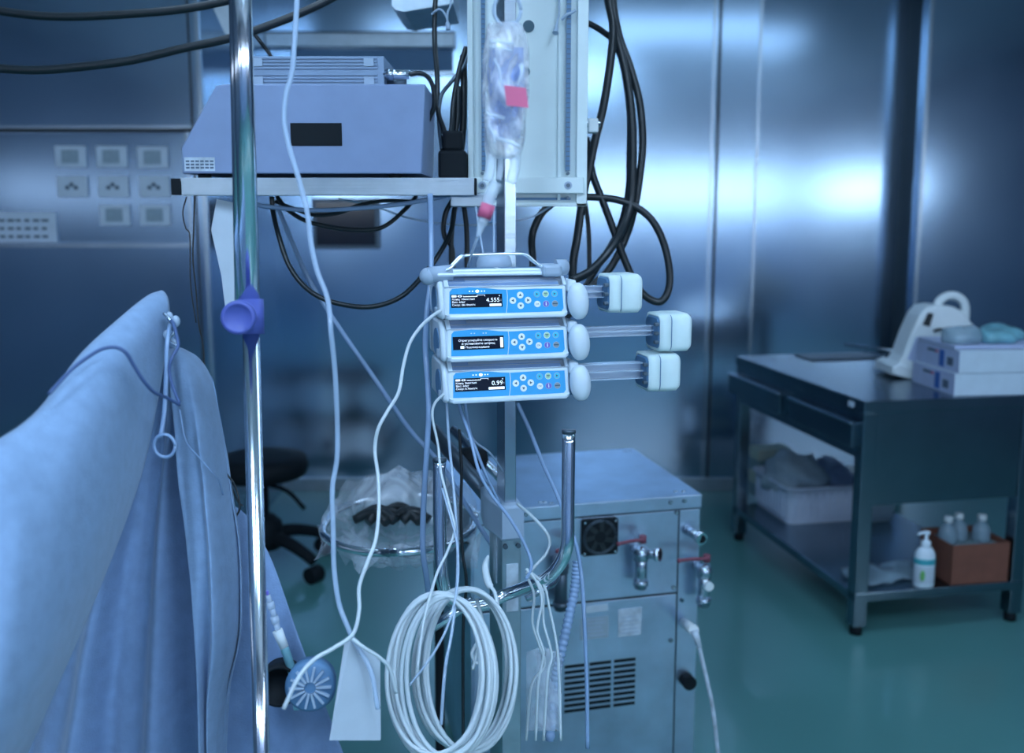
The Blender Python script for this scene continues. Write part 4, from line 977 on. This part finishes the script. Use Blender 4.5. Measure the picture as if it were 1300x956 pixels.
for a,b_ in ((-1,-1),(1,-1),(-1,1),(1,1)): build('screw',MB().cyl((fcx+a*fh*.85,-.0145,fcz+b_*fh*.85),(fcx+a*fh*.85,-.0118,fcz+b_*fh*.85),.003,M_steel,10),None,fan,True)
def screw(x,y,r=.0055,on=-.003):
    a,c=uf(x,y); build('screw',MB().cyl((a,on-.004,c),(a,on+.0015,c),r,M_dsteel,14).cyl((a,on-.0045,c),(a,on-.003,c),r*.5,M_chrome,8),None,t,True)
for x,y in ((858,650),(854,745),(851,812),(667,652),(673,760)): screw(x,y)
for x,y in ((850,637),(868,635)): screw(x,y,.005,-.004)
# rivets on lid
for (x,y) in ((692,638),(686,638),(700,639),(868,624),(858,624),(793,573),(799,573)):
    v=IU@PZ(x,y,UH); build('rivet',MB().ball((v.x,max(.01,min(UD-.01,v.y)),UH),.006,M_steel,(1,1,.5),10),None,t,True)
# vent grille
m=MB(); g0=uf(716,866); g1=uf(808,830); gx0,gx1=g0[0],g1[0]; gzt=uf(806,832)[1]
for k in range(9):
    z=gzt-.008-k*.0155; w3=(gx1-gx0-.02)/3
    for q in range(3):
        if z>.06: m.box((gx0+q*(w3+.008),-.0045,z-.0045),(gx0+q*(w3+.008)+w3,-.0015,z+.0035),M_blackm)
build('vent_slots',m,None,lp,True)
for (x0_,y0_,x1_,y1_,mm,lb) in ((738,766,771,778,M_paper,'white torn sticker'),(736,781,772,812,M_tintlab,None),(784,770,814,808,M_label,None)):
    a=uf(x0_,y1_); c=uf(x1_,y0_); m=MB(); m.box((a[0],-.0045,a[1]),(c[0],-.0028,c[1]),mm)
    if mm is not M_paper:
        for k in range(5): m.box((a[0]+.006,-.0050,a[1]+.008+k*.011),(c[0]-.008-.006*(k%3),-.0044,a[1]+.0105+k*.011),M_pumpg)
    o=build('rating_label',m,None,lp,True)
    if lb: o['label']=lb
# valves: body hanging vertical, outlet, lever
def valve(bx,by0,by1,ox,oy,l0,l1,dark=False,lever=True,white=False):
    a,z1=uf(bx,by0); _,z0=uf(bx,by1); y=-.045; s1=M_dsteel if dark else M_steel
    m=MB(); m.cyl((a,.0,z1-.012),(a,y,z1-.012),.014,s1,20); m.cyl((a,y,z1+.004),(a,y,z0),.016,s1,20); m.cyl((a,y,z1-.01),(a,y,z1-.028),.020,s1,8); m.cyl((a,y,z0+.022),(a,y,z0+.008),.0195,s1,20); m.ball((a,y,z1-.012),.021,s1)
    vv=build('valve',m,None,t,True)
    if ox:
        c,zc_=uf(ox,oy); m=MB(); p_=Vector((a+.005,y-.005,z1-.010)); q_=Vector((c,y-.035,zc_)); m.cyl(p_,q_,.0125,s1,20); dq=(q_-p_).normalized(); m.cyl(q_-dq*.012,q_,.0175,M_chrome,20); m.cyl(q_,q_+dq*.001,.0105,M_blackm,20)
        build('outlet',m,None,vv,True)
    if lever:
        c,zc_=uf(*l0); e,ze=uf(*l1); m=MB(); m.tube([(e,y-.006,ze-.004),((c+e)/2,y-.012,(zc_+ze)/2+.001),(c,y-.012,zc_)],.0048,M_lever,10,5); m.cyl((e,y,ze-.014),(e,y,ze+.005),.0095,M_lever,12); m.ball((c,y-.012,zc_),.0065,M_lever,(1,1,1),10)
        o=build('lever',m,None,vv,True); o['label']='dull red lever'
    if white: build('white_cap',MB().cyl((a+.004,y-.012,z1-.045),(a+.004,y-.026,z1-.045),.012,M_white,16),None,vv,True)
valve(806,690,738,823,691,(776,681),(808,675))
valve(885,712,760,None,None,(851,702),(888,699),white=True)
valve(706,705,765,None,None,(700,690),(716,682),dark=True)
a,z=uf(870,672); c,zc_=uf(881,676); m=MB(); m.cyl((a,0,z),(c,-.045,zc_),.0125,M_steel,20); m.cyl((c-.003,-.038,zc_),(c,-.050,zc_-.001),.0175,M_chrome,20); m.cyl((c,-.050,zc_-.001),(c,-.0512,zc_-.001),.0105,M_blackm,20)
build('outlet_pipe',m,None,t,True)
a,z=uf(862,766); build('indicator_light',MB().cyl((a+.006,-.008,z+.01),(a+.006,0,z+.01),.005,M_glyph,14),None,t,True)
a,z=uf(866,862); m=MB(); m.cyl((a+.01,-.03,z),(a+.01,0,z),.019,M_blackm,20); build('round_switch',m,None,t,True)
# plug + its cable
t2=thing('power_plug','white plug with ribbed sleeve in the steel unit right strip','plug',tuple(P(880,815,2.36)))
p_=PPL(868,790,ft+nU*.004,nU); p2=P(881,800,2.39); p3=P(888,822,2.38)
build('plug_body',MB().cyl(p_,p2,.013,M_white,18),None,t2)
build('sleeve',MB().tube([p2,p3],lambda u:.0105-.004*u,M_label,14,0),None,t2)
build('cord',MB().tube([p3]+px([(892,840,2.38),(898,866,2.38),(905,900,2.38),(912,960,2.4)]),.0052,M_label,10,8),None,t2)

# ================================================================== STEEL TABLE
yT=math.radians(10.7); TW,TD,TZ=.70,1.09,.876
tc=PZ(1098,510,TZ); t=thing('steel_table','dark stainless steel work table with lower shelf at right','table',(tc.x,tc.y,0),yT); TR=t
IT=ROOT[t.name].inverted(); MT=ROOT[t.name]
def onT(x,y,z=TZ): return PZ(x,y,z)
build('tabletop',MB().box((0,0,TZ-.045),(TW,TD,TZ),M_table,.004),None,t,True)
for (x,y) in ((.004,.006),(TW-.056,.006),(.004,TD-.058),(TW-.056,TD-.058)):
    lg=build('leg',MB().box((x,y,.035),(x+.052,y+.052,TZ-.045),M_table,.003),None,t,True)
    build('foot',MB().cyl((x+.026,y+.026,0),(x+.026,y+.026,.036),.022,M_blackm,18),None,lg,True)
ZS=.165
build('lower_shelf',MB().box((.004,.004,ZS-.035),(TW-.004,TD-.01,ZS),M_table,.003),None,t,True)
build('front_apron',MB().box((.056,.012,.49),(TW-.056,.03,TZ-.045),M_table,.002),None,t,True)
build('side_apron',MB().box((.008,.05,.66),(.022,TD-.05,TZ-.045),M_table,.002),None,t,True)
for (y0,y1) in ((.04,.52),(.60,1.12)):
    dr=build('drawer',MB().box((-.02,y0,.70),(.01,y1,.79),M_table,.003),None,t,True)
    build('drawer_rail',MB().box((-.028,y0,.785),(-.018,y1,.795),M_steel,.002),None,dr,True)
build('handle_plate',MB().box((-.006,.07,TZ-.035),(.0,.10,TZ-.015),M_label,.001),None,t,True)
# things on table top
def onbox(name,label,cat,x,y,z,w,dp,h,m,rz=yT,bev=.002,group=None):
    q=PZ(x,y,z); T=Matrix.Translation(q)@Matrix.Rotation(rz,4,'Z'); b=MB(); b.box((0,0,.0005),(w,dp,h),m,bev,T); return tag(build(name,b,m),label,cat,group)
onbox('dark_tray','dark flat tray lying at the back of the steel table','tray',1030,458,TZ,.34,.16,.006,M_dsteel)
b=MB(); b.tube([PZ(1073,440,TZ)+Vector((0,0,.012)),PZ(1142,450,TZ)+Vector((0,0,.012))],.008,M_steel,10,0)
tag(build('metal_rod',b,None),'short pale metal rod lying at the table back edge','rod')
# boxes
bq=PZ(1211,503,TZ); yb=math.radians(5); BW,BD=.48,.30
def carton(z,dx,label):
    q=bq+Vector((dx,0,z)); r=thing('carton',label,'box',tuple(q),yb,'white cartons stacked on the steel table')
    hh=.082
    build('box_body',MB().box((0,0,.0005),(BW,BD,hh),M_box,.002),None,r,True)
    m=MB(); m.box((-.0008,.001,.001),(0.0005,BD-.001,hh-.001),M_boxend)
    m.box((-.0014,.10,.008),(-.0007,.135,hh-.012),M_logob); m.box((-.0014,.04,.02),(-.0007,.08,.05),M_smark); m.box((-.0014,.16,.055),(-.0007,.22,.066),M_smark); m.box((-.0014,.145,.055),(-.0007,.16,.066),M_red)
    build('printed_end',m,None,r,True)
carton(0,0,'lower white carton of the pair on the steel table'); carton(.083,.012,'upper white carton of the pair on the steel table')
q=bq+Vector((-.03,0,.167)); T=Matrix.Translation(q)@Matrix.Rotation(yb,4,'Z')
tag(build('flat_folder',MB().box((.04,.03,0),(BW,BD-.01,.012),M_boxend,.002,T),None),'flat grey folder lying on top of the white cartons','folder')
# crumpled packs
def crumple(name,label,cat,c,sx,sy,sz,m,seed,rz=0):
    b=MB(); b.ball((0,0,0),1,m,(sx,sy,sz),22)
    for v in b.b.verts:
        n_=noise.noise(v.co*18+Vector((seed,0,0))); v.co*=1+.45*n_
        v.co.z=max(v.co.z,-sz*.55); v.co=Matrix.Rotation(rz,4,'Z')@v.co+c+Vector((0,0,sz*.55))
    return tag(build(name,b,m),label,cat)
crumple('packaging','round clear plastic pack on the folder beside the handled device','packaging',T@Vector((.10,.10,.013)),.075,.06,.045,M_bottle,1)
crumple('packaging','teal tinted wrapped pack on top of the cartons','packaging',T@Vector((.24,.12,.013)),.075,.06,.032,M_tealpk,3)
crumple('packaging','pointed blue wrapped pack at the right end of the cartons','packaging',T@Vector((.33,.20,.013)),.075,.07,.036,M_tealpk,6)
# handled white device
dY=3.74; t=thing('handled_device','white portable device with carrying handle leaning back on the table','device',(PY(1180,480,dY).x,dY,TZ),0)
def D3(x,y): v=PY(x,y,dY); return (v.x-t.location.x, max(0.001,v.z-TZ))
body=[(1137,474),(1137,466),(1147,452),(1157,424),(1168,400),(1177,390),(1190,388),(1212,390),(1224,396),(1236,412),(1250,420),(1250,485),(1165,485)]
build('body',MB().prism([D3(*p) for p in body][::-1],0,.13,M_white,'xz',bev=.010),None,t,True)
build('foot_plate',MB().prism([D3(*p) for p in ((1129,474),(1130,464),(1140,460),(1166,470),(1182,476),(1182,487),(1150,483))][::-1],-.03,.16,M_white,'xz',bev=.008),None,t,True)
build('screen',MB().prism([D3(*p) for p in ((1171,412),(1178,397),(1185,398),(1180,415))][::-1],-.003,.002,M_black,'xz'),None,t,True)
build('control_panel',MB().prism([D3(*p) for p in ((1152,456),(1163,428),(1180,432),(1172,462))][::-1],-.003,.002,M_boxend,'xz'),None,t,True)
hp=[D3(*p) for p in ((1196,396),(1203,383),(1215,377),(1228,380),(1235,391),(1234,412),(1230,425))]
build('handle',MB().tube([(a,.065,c) for a,c in hp],.017,M_white,14,6),None,t,True)
m=MB(); m.tube([(a,-.004,c) for a,c in [D3(*p) for p in ((1185,420),(1195,418),(1210,424))]],.006,M_black,8,4)
build('cord_clip',m,None,t,True)
# lower shelf
t=thing('storage_basket','pale plastic basket on the lower shelf of the steel table','basket',tuple(PZ(999,668,ZS)),yT)
BX,BY,BZ=.40,.36,.17
m=MB(); rr0=rrect(0,BX,0,BY,.04,0); rows=[]
for z,e in ((0.001,-.012),(.02,-.010),(.10,-.004),(BZ-.01,0),(BZ-.008,.012),(BZ,.012),(BZ,.0),(.02,-.014),(.012,-.03)):
    rows.append([Vector(((p.x-BX/2)*(1+e*2/BX)+BX/2,(p.y-BY/2)*(1+e*2/BY)+BY/2,z)) for p in rr0+[rr0[0]]])
m.grid(rows,M_basket); m.box((.02,.02,.002),(BX-.02,BY-.02,.014),M_basket)
build('tub',m,None,t,True)
m=MB()
for k in range(10): m.box((.04+k*.036,-.0035,.03),(.048+k*.036,.004,.14),M_basket); m.box((-.0035,.04+k*.03,.03),(.004,.046+k*.03,.14),M_basket)
build('ribs',m,None,t,True)
bm=ROOT[t.name]
crumple('cloth_bundle','crumpled pale wrapping heaped in the basket','wrapping',bm@Vector((.12,.17,.11)),.13,.14,.11,M_tintlab,9,yT)
crumple('cloth_bundle','darker folded wrapping at the basket right side','wrapping',bm@Vector((.28,.18,.13)),.12,.13,.07,M_devbox,12,yT)
for k in range(4):
    q=bm@Vector((.02,.395,.0)); T=Matrix.Translation(q+Vector((0,0,.27+k*.026-.27+.20-.20)))@Matrix.Rotation(yT,4,'Z')
# cream packs standing behind the basket
for k in range(4):
    T=bm@Matrix.Translation((.05,.41,.0+k*.06)); b=MB(); b.box((0,0,.001),(.17,.10,.058),M_yell if k%2 else M_lid,.006,T)
    tag(build('wrapped_pack',b,None),['lowest','second from bottom','third from bottom','topmost'][k]+' wrapped pack of the pile behind the basket','pack','wrapped packs piled behind the basket')
q=PZ(1106,664,ZS); T=Matrix.Translation(q)@Matrix.Rotation(yT,4,'Z')
tag(build('clear_tub',MB().prism([(0,0),(.10,0),(.12,.08),(-.01,.08)],.0,.12,M_bottle,'xz',T,bev=.008),None),'small clear plastic tub behind the table front leg','tub')
q=PZ(1085,742,ZS)
for k,(xx,yy,sx,sd,lb) in enumerate(((1108,733,.10,2,'flat crumpled clear wrap just right of the table leg'),(1148,728,.085,5,'flat crumpled clear wrap beside the pump bottle'))):
    crumple('plastic_wrap',lb,'wrap',PZ(xx,yy,ZS),sx,.09,.022,M_bottle,sd,yT)
# dispenser
q=PZ(1172,744,ZS); t=thing('pump_bottle','white hand sanitiser pump bottle with teal band on lower shelf','pump bottle',tuple(q))
build('bottle',MB().lathe([(.001,0.0005),(.034,.0005),(.037,.006),(.037,.125),(.035,.145),(.026,.165),(.014,.174),(.013,.178)],M_disp,Matrix.Diagonal((1.15,.8,1,1))),None,t,True)
build('band',MB().lathe([(.0373,.100),(.0375,.101),(.0375,.124),(.0373,.125)],M_tealb,Matrix.Diagonal((1.15,.8,1,1))),None,t,True)
m=MB(); m.lathe([(.0373,.02),(.0374,.021),(.0374,.094),(.0373,.095)],M_paper,Matrix.Diagonal((1.15,.8,1,1))); m.ball((-.018,-.028,.055),.012,M_lime,(.9,.25,2)); 
build('label_sticker',m,None,t,True)
m=MB(); m.lathe([(.018,.172),(.019,.176),(.019,.196),(.010,.200),(.007,.204),(.007,.226)],M_disp); m.tube([(.012,0,.231),(0,0,.233),(-.02,-.004,.233),(-.038,-.008,.228)],lambda u:.0085-.003*u,M_disp,12,5)
build('pump_head',m,None,t,True)
t.scale=(.88,.88,.88)
# brown box with bottles
q=PZ(1206,744,ZS); yb2=math.radians(9); t=thing('brown_carton','open brown carton holding three clear bottles on lower shelf','box',tuple(q),yb2)
m=MB(); cw,cdp,ch=.235,.20,.155
m.box((0,0,.001),(cw,.004,ch),M_brown); m.box((0,cdp-.004,.001),(cw,cdp,ch),M_brown); m.box((0,0,.001),(.004,cdp,ch),M_brown); m.box((cw-.004,0,.001),(cw,cdp,ch),M_brown); m.box((0,0,.001),(cw,cdp,.006),M_brown)
build('carton_walls',m,None,t,True)
build('inner_tray',MB().box((.005,.005,ch-.03),(cw-.005,cdp-.005,ch-.025),M_lid),None,t,True)
cm=ROOT[t.name]
for k,(x,y) in enumerate(((.045,.10),(.11,.13),(.185,.10))):
    q=cm@Vector((x,y,ch-.0245)); r=thing('clear_bottle',['left','middle','right'][k]+' clear bottle standing in the brown carton','bottle',tuple(q),0,'clear bottles in the brown carton')
    build('bottle',MB().lathe([(.001,0),(.031,.0),(.033,.006),(.033,.045),(.026,.062),(.013,.074),(.012,.082)],M_bottle),None,r,True)
    build('cap',MB().lathe([(.016,.080),(.016,.100),(.014,.102),(.001,.102)],M_white),None,r,True)

# ================================================================== STOOL
q=PZ(336,722,0)
sx,sy=q.x,q.y
t=thing('swivel_stool','black swivel stool with castors near the back wall','stool',(sx,sy,0))
sz=PY(330,590,sy).z
build('seat',MB().lathe([(.001,sz-.05),(.12,sz-.05),(.19,sz-.04),(.20,sz-.01),(.19,sz+.03),(.12,sz+.04),(.001,sz+.04)],M_blackm),None,t,True)
build('column',MB().cyl((0,0,.1),(0,0,sz-.05),.028,M_blackm,20),None,t,True)
build('lever',MB().tube([(0,0,sz-.08),(.12,-.05,sz-.10),(.20,-.08,sz-.17)],.009,M_blackm,8,4),None,t,True)
build('column_cover',MB().lathe([(.001,.10),(.075,.10),(.085,.14),(.08,.21),(.05,.24),(.001,.25)],M_blackm),None,t,True)
for k in range(5):
    a=-.55+2*PI*k/5; c_,s_=math.cos(a),math.sin(a)
    lg=build('leg',MB().tube([(.03*c_,.03*s_,.15),(.14*c_,.14*s_,.145),(.24*c_,.24*s_,.115),(.29*c_,.29*s_,.09)],lambda u:.03-.008*u,M_blackm,12,5),None,t,True)
    build('castor',MB().cyl((.29*c_-.03*s_,.29*s_+.03*c_,.035),(.29*c_+.03*s_,.29*s_-.03*c_,.035),.035,M_blackm,20),None,lg,True)

# ================================================================== WORLD
w=bpy.data.worlds.new('world'); sc.world=w; w.use_nodes=True
bg=w.node_tree.nodes['Background']; bg.inputs[0].default_value=(.25,.45,.8,1); bg.inputs[1].default_value=.15
sc.view_settings.exposure = 0.0
